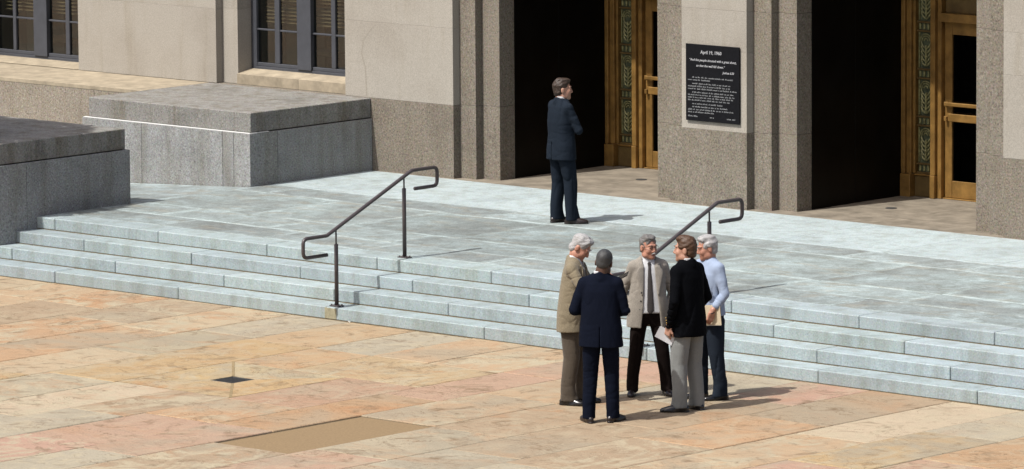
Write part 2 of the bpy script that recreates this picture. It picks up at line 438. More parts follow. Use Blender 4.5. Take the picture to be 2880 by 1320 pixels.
for ri, (ya, yb, wdt, xs, col) in enumerate(ROWS):
    x = XP; first = True
    while x < 15:
        w = wdt*RNG.uniform(.93, 1.07) if not (first and xs > XP) else xs-XP
        if ri == 4:
            nxt = min([j for j in (-4.33, -2.63, -.95, .72, 2.39, 4.06, 5.75, 7.4, 9.1, 10.8, 12.5, 14.2, 16) if j > x+.05]); w = nxt-x
        v = RNG.uniform(.84, 1.12)
        if ri == 4: land_slab(x, x+w, ya, yb, (v*.3+.86,)*3, mat='step')
        else: land_slab(x, x+w, ya, yb, tuple(c_*v for c_ in col))
        x += w; first = False
# threshold strip of tan stone along the wall and in the doorways
for a, b in ((-6.15, -4.3), (-4.3, -2.7), (-2.7, -1.1), (-1.1, .5), (.5, 2.3), (2.3, 4.1), (4.1, 6.0), (6.0, 8.0), (8.0, 10.0)):
    box('threshold_stone', a+.002, b-.002, 7.119, 7.70, Z4-.05, Z4+.002, 'tan', land, .003, pc(.95, 1.05))
for a, b in ((-4.2, -2.75), (-2.75, -1.3), (.85, 2.35), (2.35, 3.85)):
    box('threshold_stone', a+.002, b-.002, 7.704, 10.2, Z4-.05, Z4+.002, 'tan', land, .003, pc(.95, 1.05))
# ramp running down to the left between the plinths
ramp = MB().add([(-20, 2.6, Z4-.35-.75), (XP, 2.6, Z4-.35), (XP, 5.9, Z4-.35), (-20, 5.9, Z4-.35-.75)], [[0, 1, 2, 3]]).obj('ramp', 'sjoint'); tag(ramp, kind='structure')
zf = lambda x: .0525*(x-XP)
for x0, x1 in ((-8.0, XP), (-9.8, -8.0), (-11.6, -9.8), (-13.4, -11.6), (-15.2, -13.4)):
    for ya, yb in ((2.70, 3.75), (3.75, 4.83)):
        land_slab(x0, x1, ya, yb, (1.0, 1.0, 1.0), ramp, zf=zf)
    land_slab(x0-.4, x1-.4, 4.83, 5.88, (1.0, 1.0, 1.0), ramp, zf=zf) if x1 < -9.3 else None
box('path_kerb', -9.3, XP-.01, 4.842, 4.848, Z4-.25, Z4-.02, 'step', ramp) if False else None

# ------------------------------------------------------------------ plinths
def plinth(label, x0, x1, y0, y1, zb, joints_y, joints_x, inset, ledge_white=False):
    root = empty('stone_plinth', ((x0+x1)/2, (y0+y1)/2, 0), label=label, cat='plinth', group='granite plinths beside the steps')
    ix, iy0, iy1 = inset
    zc = ZG-.276
    # core and body blocks
    box('core', x0+.05, x1-.05, y0+.05, y1-.05, zb, zc-.004, 'sjoint', root)
    T = .05; g = .005
    ys = [y0]+joints_y+[y1]
    for a, b in zip(ys[:-1], ys[1:]):
        box('body_block', x1-.3, x1, a+g/2, b-g/2, zb, zc, 'plinth', root, .004, pc(.96, 1.04))
        box('body_block', x0, x0+.3, a+g/2, b-g/2, zb, zc, 'plinth', root, .004, pc(.96, 1.04))
    xs = [x0+.3]+joints_x+[x1-.3]
    for a, b in zip(xs[:-1], xs[1:]):
        box('body_block', a+g/2, b-g/2, y0, y0+.3, zb, zc, 'plinth', root, .004, pc(.96, 1.04))
        box('body_block', a+g/2, b-g/2, y1-.3, y1, zb, zc, 'plinth', root, .004, pc(.96, 1.04))
    box('cap', x0+ix[0], x1-ix[1], y0+iy0, y1-iy1, zc+.012, ZG-.004, 'cap', root, .008, (1.0, 1.0, 1.0))
    M.setdefault('ledge_white', plain('white_ledge_sun_and_paper', (.78, .78, .75), .8, .2))
    if ledge_white:  # thin white strips painted in for sunlight on the ledge below the cap
        box('sunlit_ledge_strip', x0+.02, x1-.003, y0+.002, y0+iy0+.012, zc, zc+.010, 'ledge_white', root, .003)
        box('sunlit_ledge_strip', x1-ix[1]-.01, x1-.002, y0+.03, y0+.36, zc, zc+.010, 'ledge_white', root, .003)
    box('cap_bed', x0+ix[0]+.03, x1-ix[1]-.03, y0+iy0+.02, y1-iy1-.02, zc, zc+.012, 'sjoint', root)
    return root
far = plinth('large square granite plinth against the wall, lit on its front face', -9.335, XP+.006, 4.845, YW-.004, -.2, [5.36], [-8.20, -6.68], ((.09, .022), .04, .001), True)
near = plinth('dark shaded granite plinth beside the steps, cut by the left edge', -9.6, XP+.006, .37, 2.695, -.02, [.9], [-8.2, -7.0], ((.07, .022), .05, .06))

# ------------------------------------------------------------------ building
bld = empty('stone_building', (0, 9.0, Z4), label='stone building with bronze doors, dark windows and granite base', cat='building')
TOP = 6.2; BACK = 8.0
def course(x0, x1, y0, zlist, mats, y1=BACK, name='wall_block', cols=None):
    for i, (a, b) in enumerate(zip(zlist[:-1], zlist[1:])):
        mt = mats[min(i, len(mats)-1)]
        box(name, x0, x1, y0, y1, a+(.0006 if mt == 'lime' else .0015), b-(.0006 if mt == 'lime' else .0015), mt, bld, .0025, pc(.95, 1.04))
LZ = [ZG, 2.58, 3.095, 4.1, 5.1, TOP]
GZ = [Z4-.05, ZG, 3.087, 4.6, TOP]
# left block between the windows, window strip, right block
course(-11.83, -9.105, YW, LZ, ['lime'])
course(-9.103, -8.812, YW+.125, LZ, ['lime'])
course(-6.668, -4.703, YW, [Z4-.05]+LZ, ['base', 'lime', 'lime', 'lime'])
course(-16.5, -14.05, YW, LZ, ['lime']); course(-24.0, -16.502, YW, LZ, ['lime']); box('wall_block', -24.0, -16.502, 5.89, BACK, -1.2, ZG-.005, 'base', bld)
box('wall_block', -16.5, -9.34, 6.1, BACK, -.4, ZG-.06, 'base', bld)
box('wall_block', -9.34, -6.672, YW+.002, BACK, -.4, ZG-.003, 'base', bld)
for a, b in ((-16.5, -14.6), (-14.6, -12.3), (-12.3, -10.2), (-10.2, -9.0)):
    box('wall_block', a+.002, b-.002, 5.89, 6.2, -.6, ZG-.012, 'base', bld, .004, pc(1.25, 1.42))
for a, b in ((-16.5, -14.4), (-14.4, -12.65), (-12.65, -9.252)):
    box('ledge_stone', a+.002, b-.002, 5.886, YW+.02, ZG-.06, ZG-.004, 'sill', bld, .004, pc(.93, 1.06))
# window sills
V = [(-8.812, YW+.10, ZG+.002), (-6.67, YW+.10, ZG+.002), (-6.67, 7.60, ZG+.002), (-8.812, 7.60, ZG+.002), (-8.812, YW+.10, 1.705), (-6.67, YW+.10, 1.705), (-6.67, 7.60, 1.775), (-8.812, 7.60, 1.775)]
BF = [[3, 2, 1, 0], [4, 5, 6, 7], [0, 1, 5, 4], [1, 2, 6, 5], [2, 3, 7, 6], [3, 0, 4, 7]]
MB().add([(min(x, -7.645) if x > -7 else x, y, z) for x, y, z in V], BF).obj('window_sill', 'sill', bld)
MB().add([(-7.641 if x < -7 else x, y, z) for x, y, z in V], BF).obj('window_sill', 'sill', bld)
MB().add([(x*1 if False else (-14.05 if x < -8 else -11.83), y-(.10 if y < 7.5 else 0), (z if z < 1.6 else (1.575 if z < 1.73 else 1.625))) for x, y, z in V], BF).obj('window_sill', 'sill', bld)
# recessed faces and piers
course(-4.701, -4.415, YW+.125, GZ, ['base'])
course(-4.413, -4.105, YW+.25, GZ, ['base'], y1=7.69)
course(-1.372, -1.07, YW+.25, GZ, ['base'], y1=7.69)
course(-1.068, -.752, YW+.125, GZ, ['base'])
course(-.75, .322, YW, [Z4-.05]+LZ, ['base', 'lime', 'lime', 'lime'])
course(.324, .622, YW+.125, GZ, ['base'])
course(.624, .93, YW+.25, GZ, ['base'], y1=7.69)
course(3.756, 4.06, YW+.25, GZ, ['base'], y1=7.69)
course(4.062, 4.36, YW+.125, GZ, ['base'])
course(4.362, 9.0, YW, [Z4-.05]+LZ, ['base', 'lime', 'lime', 'lime'])
# lintels over the doorways, dark lining of the doorways
for a, b in ((-4.105, -1.372), (.93, 3.756)):
    box('lintel', a+.002, b-.002, YW+.25, 9.9, 5.4, TOP, 'base', bld)
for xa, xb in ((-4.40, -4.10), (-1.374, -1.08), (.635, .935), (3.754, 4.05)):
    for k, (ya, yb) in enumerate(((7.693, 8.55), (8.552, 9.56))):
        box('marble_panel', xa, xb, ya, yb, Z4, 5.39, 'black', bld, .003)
# hairline repair on the limestone beside the window
crk = [(-6.147, 2.514), (-6.316, 2.343), (-6.36, 2.159), (-6.293, 1.963), (-6.271, 1.582)]
mb = MB()
for (xa, za), (xb, zb_) in zip(crk[:-1], crk[1:]):
    mb.add([(xa-.012, YW-.0012, za), (xa+.012, YW-.0012, za), (xb+.012, YW-.0012, zb_), (xb-.012, YW-.0012, zb_)], [[3, 2, 1, 0]])
mb.obj('repair_line', 'lime', bld, color=(.90, .885, .86))
# ---- windows
def window(xl, groups, zb, zrows, name_y=7.525):
    y = name_y
    ztop = zrows[-1]
    x0 = groups[0][0]-.10; x1 = groups[-1][-1]+.10
    fb = MB().box(x0, x1, y, y+.10, zb, zb+.055); fb.box(x0, groups[0][0], y, y+.10, zb+.056, ztop); fb.box(groups[-1][-1], x1, y, y+.10, zb+.056, ztop)
    w = fb.obj('window', 'frame', bld)
    def part(n, *a, mat='frame', c=.004): return MB().box(*a, c).obj(n, mat, w, off=bld.location)
    for i, gset in enumerate(groups):
        if i: part('mullion', groups[i-1][-1]+.012, gset[0]-.012, y-.02, y+.10, zb+.056, ztop)
        part('casement_rail', gset[0]-.008, gset[-1]+.008, y+.01, y+.07, zb+.058, zb+.105)
        n = len(gset)//2
        for k in range(n-1):
            part('muntin', gset[2*k+1]+.004, gset[2*k+2]-.004, y+.012, y+.06, zb+.107, ztop)
        zz = [zb+.107]+zrows
        for k in range(n):
            a, b = gset[2*k], gset[2*k+1]
            for za, zc in zip(zz[:-1], zz[1:]):
                p = part('pane', a-.002, b+.002, y+.04, y+.046, za, zc-.01, mat='glass', c=.001)
                if zc != ztop: part('glazing_bar', a-.003, b+.003, y+.014, y+.06, zc-.012, zc+.012)
    # blind hanging in the upper part behind the glass
    mb = MB(); z = ztop
    while z > zrows[0]+.06:
        a = math.radians(28); 
        mb.add([(x0+.1, y+.16, z), (x1-.1, y+.16, z), (x1-.1, y+.20, z+.022), (x0+.1, y+.20, z+.022)], [[0, 1, 2, 3], [3, 2, 1, 0]][:1]); z -= .05
    bl = mb.obj('blind', 'blind', w, off=bld.location); bl['kind'] = 'stuff'
    part('cabinet', x0+.12, x0+.42, y+.55, y+1.0, 1.06, zb+1.05, mat='cab'); part('cabinet', x1-1.05, x1-.55, y+.7, y+1.2, 1.06, zb+.62, mat='desk')
    part('desk', x0+.5, x1-.6, y+.45, y+1.1, zb+.20, zb+.26, mat='desk'); part('cabinet', x0+.95, x0+1.3, y+.6, y+.8, zb+.262, zb+.62, mat='cab')
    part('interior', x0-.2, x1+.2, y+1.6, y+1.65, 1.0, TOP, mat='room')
    return w
window(0, [[-8.70, -8.37, -8.27, -7.925], [-7.64, -7.30, -7.215, -6.87]], 1.742, [2.30, 2.86, 3.42, 3.98, 4.54])
window(0, [[-13.90, -13.585, -13.515, -13.135], [-12.84, -12.50, -12.415, -12.07]], 1.60, [2.17, 2.73, 3.29, 3.85, 4.41])
for a, b, z in ((-8.812, -6.668, 4.55), (-14.05, -11.83, 4.42)):
    box('lintel', a+.002, b-.002, YW+.125, BACK, z, TOP, 'lime', bld)
# room shells behind windows and doors
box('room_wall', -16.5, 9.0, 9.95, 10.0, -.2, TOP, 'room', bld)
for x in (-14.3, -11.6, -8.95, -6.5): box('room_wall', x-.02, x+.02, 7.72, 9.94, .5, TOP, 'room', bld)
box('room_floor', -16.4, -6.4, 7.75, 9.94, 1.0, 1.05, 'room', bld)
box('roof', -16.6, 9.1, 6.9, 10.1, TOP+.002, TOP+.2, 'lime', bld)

# ---- bronze door sets
def doorset(xl, xr):
    root = MB().box(xl+.60, xr-.60, 9.50, 9.75, 2.865, 2.975).obj('door_surround', 'bronze', bld)
    def P(n, x0, x1, y0, y1, z0, z1, mat='bronze', c=.005): return MB().box(x0, x1, y0, y1, z0, z1, c).obj(n, mat, root, off=bld.location)
    for s in (1, -1):
        def X(a, b):
            return (xl+a, xl+b) if s == 1 else (xr-b, xr-a)
        P('pilaster', *X(.003, .06), 9.46, 9.75, Z4+.30, 5.38); P('pilaster', *X(.064, .135), 9.50, 9.75, Z4+.30, 5.38)
        P('pilaster', *X(.139, .175), 9.535, 9.75, Z4+.30, 5.38)
        P('pilaster_base', *X(.003, .165), 9.44, 9.75, Z4+.003, Z4+.296)
        P('panel_back', *X(.18, .455), 9.60, 9.75, Z4+.30, 5.38, 'patina2'); P('panel_base', *X(.17, .455), 9.53, 9.75, Z4+.003, Z4+.275, 'bronze2', .012)
        P('panel_moulding', *X(.172, .46), 9.515, 9.60, Z4+.278, Z4+.298, 'bronze')
        P('jamb', *X(.46, .535), 9.48, 9.75, Z4+.30, 5.38); P('jamb', *X(.538, .60), 9.53, 9.75, Z4+.003, 5.38); P('jamb_base', *X(.46, .536), 9.47, 9.75, Z4+.003, Z4+.296)
        # relief panels
        zz = Z4+.31
        for h, kind in ((.115, 0), (.49, 1), (.115, 0), (.49, 1), (.115, 0), (.49, 1), (.115, 0), (.49, 1), (.115, 0), (.49, 1), (.115, 0), (.49, 1)):
            if zz+h > 5.3: break
            a, b = X(.19, .447); cx = (a+b)/2
            P('panel_band', a-.008, b+.008, 9.56, 9.60, zz-.012, zz+.012, 'bronze2', .003)
            mb = MB()
            if kind == 0:
                for k in range(4):
                    xx = a+.03+k*(b-a-.06)/3; mb.box(xx-.014, xx+.014, 9.575, 9.605, zz+.02, zz+h-.02, .006)
            else:
                mb.box(a+.012, a+.026, 9.57, 9.605, zz+.02, zz+h-.02, .004); mb.box(b-.026, b-.012, 9.57, 9.605, zz+.02, zz+h-.02, .004)
                mb.box(cx-.012, cx+.012, 9.565, 9.605, zz+.05, zz+h-.18, .005)
                for k in range(5):
                    z0 = zz+.04+k*.055
                    for q in (1, -1):
                        mb.tube([(cx, 9.585, z0), (cx+q*.045, 9.575, z0+.03), (cx+q*.075, 9.58, z0+.075), (cx+q*.07, 9.585, z0+.11)], [.010, .013, .010, .004], 6)
                for rr in (.03, .062, .09):
                    mb.tube([(cx+rr*math.cos(t_), 9.575, zz+h-.125+rr*math.sin(t_)) for t_ in np.linspace(0, math.pi, 9)], .009, 6)
            ro = mb.obj('relief', 'patina', root, off=bld.location); ro['kind'] = 'stuff'
            zz += h
    P('transom_panel', xl+.60, xr-.60, 9.62, 9.70, 2.977, 5.38, 'bronze2')
    P('threshold', xl+.60, xr-.60, 9.56, 9.8, Z4+.003, Z4+.016, 'bronze')
    mid = (xl+xr)/2
    for a, b, s in ((xl+.604, mid-.003, 1), (mid+.003, xr-.604, -1)):
        w = .115
        db = MB().box(a, a+w, 9.60, 9.66, Z4+.02, 2.86); db.box(b-w, b, 9.60, 9.66, Z4+.02, 2.86)
        db.box(a+w, b-w, 9.605, 9.655, Z4+.02, Z4+.235); db.box(a+w, b-w, 9.605, 9.655, 2.70, 2.86)
        d = db.obj('door', 'bronze', bld)
        def Q(n, x0, x1, y0, y1, z0, z1, mat='bronze', c=.004): return MB().box(x0, x1, y0, y1, z0, z1, c).obj(n, mat, d, off=bld.location)
        Q('glass', a+w-.005, b-w+.005, 9.625, 9.635, Z4+.23, 2.705, 'doorglass', .001)
        Q('push_bar', a+.03, b-.03, 9.54, 9.565, 1.79, 1.84, 'bronze', .008); Q('push_plate', a+.10, b-.08, 9.53, 9.555, 1.60, 1.70, 'bronze', .008)
        for xx in (a+.045, b-.045):
            Q('bracket', xx-.02, xx+.02, 9.545, 9.60, 1.785, 1.845); Q('bracket', xx-.02, xx+.02, 9.545, 9.60, 1.60, 1.66)
doorset(-4.100, -1.376); doorset(.938, 3.752)
for x, y, lb in ((-2.72, 8.62, 'small dark round floor fitting in the left doorway'), (1.62, 8.42, 'small dark round floor fitting in the right doorway')):
    mb = MB(); n = 14
    for k in range(2): pass
    mb.tube([(x, y, Z4+.0025), (x, y, Z4+.008)], .075, 14)
    o = mb.obj('floor_fitting', 'iron'); tag(o, lb, 'fitting', 'floor fittings in the doorways')

# ------------------------------------------------------------------ plaque
pq = empty('wall_plaque', (-.215, YW, 1.67), label='black plaque with silver lettering mounted on the limestone pier', cat='plaque')
px0, px1, pz0, pz1 = -.657, .227, 1.672, 2.643
box('plate', px0, px1, YW-.030, YW-.010, pz0, pz1, 'plaque', pq, .003)
for x, z in ((px0+.08, pz0+.08), (px1-.08, pz0+.08), (px0+.08, pz1-.08), (px1-.08, pz1-.08)):
    MB().tube([(x, YW+.01, z), (x, YW-.011, z)], .012, 8).obj('standoff', 'plaque', pq)
def text_line(s, size, xc, z, align='CENTER', shear=0.0):
    cu = bpy.data.curves.new('lettering', 'FONT'); cu.body = s; cu.size = size; cu.align_x = align; cu.extrude = .0015; cu.resolution_u = 2; cu.shear = shear
    cu.offset = size*.012
    ob = bpy.data.objects.new('tmp', cu); COL.objects.link(ob)
    dg = bpy.context.evaluated_depsgraph_get(); me = bpy.data.meshes.new_from_object(ob.evaluated_get(dg))
    bpy.data.objects.remove(ob, do_unlink=True)
    me.materials.clear()
    o = link('lettering', me, 'letter', pq); o['kind'] = 'stuff'; o.location = (xc-pq.location.x, YW-.0325-pq.location.y, z-pq.location.z); o.rotation_euler = (math.pi/2, 0, 0)
    return o
cxp = (px0+px1)/2
text_line('April 19, 1960', .060, cxp-.02, 2.528)
text_line('\u201cAnd the people shouted with a great shout,', .043, cxp+.008, 2.432, shear=.2)
text_line('so that the wall fell down.\u201d', .043, cxp-.03, 2.362, shear=.2)
text_line('Joshua 6:20', .040, px1-.085, 2.295, 'RIGHT', .2)
# smaller paragraphs: rows of word-length raised marks, too small to read in the picture
BODY = [(2.215, .11, [.04, .03, .04, .05, .05, .09, .11, .05, .02, .09]), (2.182, .04, [.07, .08, .04, .15]),
        (2.136, .11, [.10, .07, .02, .04, .05, .06, .02, .05, .02, .05, .04]), (2.102, .04, [.14, .09, .06, .02, .08, .02, .03, .04, .05, .02, .03]), (2.069, .04, [.09, .04, .06, .08, .09, .08, .02, .03, .11, .02, .08]),
        (2.026, .11, [.02, .03, .07, .11, .02, .04, .09, .06, .03, .04, .06]), (1.992, .04, [.03, .07, .02, .02, .03, .03, .06, .04, .02, .09, .07, .06, .04, .04]), (1.960, .04, [.07, .02, .03, .02, .06, .05, .07, .04, .06, .02, .06, .07, .03]), (1.926, .04, [.05, .03, .09, .02, .06, .08, .05, .04, .06, .05, .05]),
        (1.881, .11, [.03, .02, .09, .03, .04, .02, .10, .09]),
        (1.842, .11, [.03, .09, .12, .03, .05, .02, .04, .13]), (1.807, .04, [.07, .04, .05, .03, .03, .09, .02, .04, .03, .04, .02, .08, .02, .04]), (1.774, .04, [.07, .02, .03, .11, .09, .06])]
SIG = ((px0+.04, .15), (cxp-.04, .06), (px1-.2, .13))
def marks(z, x, words):
    mb = MB(); rr = random.Random(int(z*1000))
    for wl_ in words:
        e = x+wl_*.93
        while x < e-.004:
            h = .013 if rr.random() < .7 else .019
            mb.box(x, x+.0042, YW-.0325, YW-.0295, z, z+h, .0004)
            if rr.random() < .7: q = rr.choice((0, .006, .010)); mb.box(x+.0044, x+.0078, YW-.0325, YW-.0295, z+q, z+q+.0035, .0004)
            x += .0112
        x = e+.015
    o = mb.obj('text_row', 'letter2', pq); o['kind'] = 'stuff'
for z_, off_, words in BODY: marks(z_, px0+off_, words)
for i, (xa, wl_) in enumerate(SIG): marks(1.722-.002*i, xa, [wl_*.55, wl_*.45])

# ------------------------------------------------------------------ handrails
def arc_path(pts, rad, n=6):
    pts = [Vector(p) for p in pts]; out = [pts[0]]
    for a, b, c_ in zip(pts[:-2], pts[1:-1], pts[2:]):
        u = (a-b).normalized(); v = (c_-b).normalized(); ang = u.angle(v)
        d = rad/math.tan(ang/2); d = min(d, (a-b).length*.45, (c_-b).length*.45)
        p0, p1 = b+u*d, b+v*d
        for k in range(n+1):
            t_ = k/n; out.append(p0*(1-t_)**2+b*2*t_*(1-t_)+p1*t_**2)
    out.append(pts[-1]); return out
def handrail(x, label):
    root = empty('handrail', (x, .1, RISE), label=label, cat='handrail', group='brown steel handrails on the steps')
    prof = [(-.055, .772), (-.45, .772), (-.45, .998), (-.055, .998), (1.40, 1.628), (1.835, 1.628), (1.835, 1.405), (1.445, 1.405)]
    MB().tube(arc_path([(x, a, b) for a, b in prof], .07), .0225, 12).obj('rail', 'rail', root, smooth=True)
    for y, zb, zt, zr in ((.10, RISE, .885, 1.06), (1.262, Z4, 1.428, 1.56)):
        MB().tube([(x, y, zb+.012), (x, y, zt-.004), (x, y, zt)], [.0245, .0245, .021], 12).obj('post', 'rail', root, smooth=True)
        MB().tube([(x, y, zt-.002), (x, y, zr)], .010, 8).obj('stem', 'rail', root, smooth=True)
        MB().box(x-.075, x+.075, y-.05, y+.05, zb+.001, zb+.014, .003).obj('base_plate', 'rail', root)
        for q in ((-.055, -.03), (.055, -.03), (-.055, .03), (.055, .03)):
            MB().tube([(x+q[0], y+q[1], zb+.014), (x+q[0], y+q[1], zb+.026)], .009, 6).obj('bolt', 'rail', root)
    return root
handrail(-.015, 'brown steel handrail standing alone on the left half of the steps')
handrail(4.73, 'brown steel handrail on the steps behind the group of men')

# ------------------------------------------------------------------ unseen tree added beyond the left edge to shade the near plinth
M['bark'] = plain('grey_bark', (.12, .095, .07), .9, .1, 0, 18, .4, .5)
M['leaf'] = plain('green_leaf', (.055, .085, .03), .6, .3, 0, 6, .4)
tree = empty('added_shade_tree', (-9.8, -2.9, 0), label='unseen leafy tree added beyond the left edge to shade the near plinth', cat='tree')
MB().tube([(-9.8, -2.9, -.1), (-9.75, -2.85, 1.2), (-9.55, -2.6, 2.8), (-9.0, -2.1, 4.3), (-8.5, -1.7, 5.4)], [.19, .16, .13, .10, .05], 10).obj('trunk', 'bark', tree, smooth=True)
for pts in ([(-9.55, -2.6, 2.8), (-9.6, -1.9, 4.0), (-9.2, -1.2, 5.2)], [(-9.0, -2.1, 4.3), (-8.0, -1.7, 5.0), (-7.2, -1.4, 5.9)], [(-9.3, -2.4, 3.5), (-10.1, -2.6, 4.6), (-10.4, -2.4, 5.6)]):
    MB().tube(pts, [.08, .055, .02], 7).obj('limb', 'bark', tree, smooth=True)
rs = np.random.RandomState(4); V, F = [], []
def crown(cx, cy, cz, rx, ry, rz, n):
    for _ in range(n):
        d = rs.normal(size=3); d /= np.linalg.norm(d); r_ = rs.uniform(.25, 1)**.5
        c_ = np.array((cx, cy, cz))+d*r_*np.array((rx, ry, rz))
        a = rs.normal(size=3); a /= np.linalg.norm(a); b = np.cross(a, rs.normal(size=3)); b /= np.linalg.norm(b)
        L = rs.uniform(.07, .12); n0 = len(V)
        V.extend([tuple(c_-a*L), tuple(c_+b*L*.5), tuple(c_+a*L), tuple(c_-b*L*.5)]); F.append([n0, n0+1, n0+2, n0+3])
crown(-7.95, -1.25, 5.5, 1.45, 1.45, .9, 7000); crown(-9.6, -1.4, 5.7, 1.3, 1.5, 1.1, 4000)
MB().add(V, F).obj('crown', 'leaf', tree)

lit = bpy.data.meshes.new('paper_scrap'); rl = random.Random(3)
lv = [(rl.uniform(-.03, .03), rl.uniform(-.015, .015), rl.uniform(.004, .03)) for _ in range(7)]
lit.from_pydata(lv, [], [[0, 1, 2], [0, 2, 3], [1, 4, 2], [2, 4, 5], [3, 2, 5], [0, 3, 6], [1, 0, 6], [4, 1, 6]]); lit.update()
lo_ = link('paper_scrap', lit, 'ledge_white'); lo_.location = (.33, -.05, 0); tag(lo_, 'tiny scrap of white paper at the foot of the bottom step', 'paper scrap')

# ================================================================== people
# signed-distance modelling: primitives are smoothly blended on a grid and meshed with surface nets
def sines(seed, n=10, lo=14., hi=45., aniso=(1, 1, 1.6)):
    r = np.random.RandomState(seed); k = r.normal(size=(n, 3)); k /= np.linalg.norm(k, axis=1)[:, None]
    k *= r.uniform(lo, hi, size=(n, 1)); k *= np.array(aniso); ph = r.uniform(0, 6.28, n)
    def f(x, y, z):
        o = 0
        for (a, b, c), p in zip(k, ph): o = o+np.sin(a*x+b*y+c*z+p)
        return o/math.sqrt(n)
    return f
def folds(seed, soft=.35, arm=.19):
    # cloth: long vertical drape on trunk and legs, short cross creases on the sleeves
    a = sines(seed, 8, 8, 20, (1.2, 1.2, .5)); b = sines(seed+100, 8, 16, 34, (1.3, 1.3, .30)); c = sines(seed+200, 6, 4, 10)
    d = sines(seed+300, 9, 22, 52, (.6, .6, 1.5)); e = sines(seed+400, 6, 6, 14)
    def f(x, y, z):
        w = np.clip((np.abs(x)-arm)/.05, 0, 1)
        body = np.exp(-np.abs(b(x, y, z))*4.0)*np.clip(.1+.8*c(x, y, z), 0, 1.4)
        slv = np.exp(-np.abs(d(x, y, z))*4.0)*np.clip(.25+.8*e(x, y, z), 0, 1.4)
        return soft*a(x, y, z)+(1-w)*body+w*1.3*slv+.35*(1-w)*slv
    return f

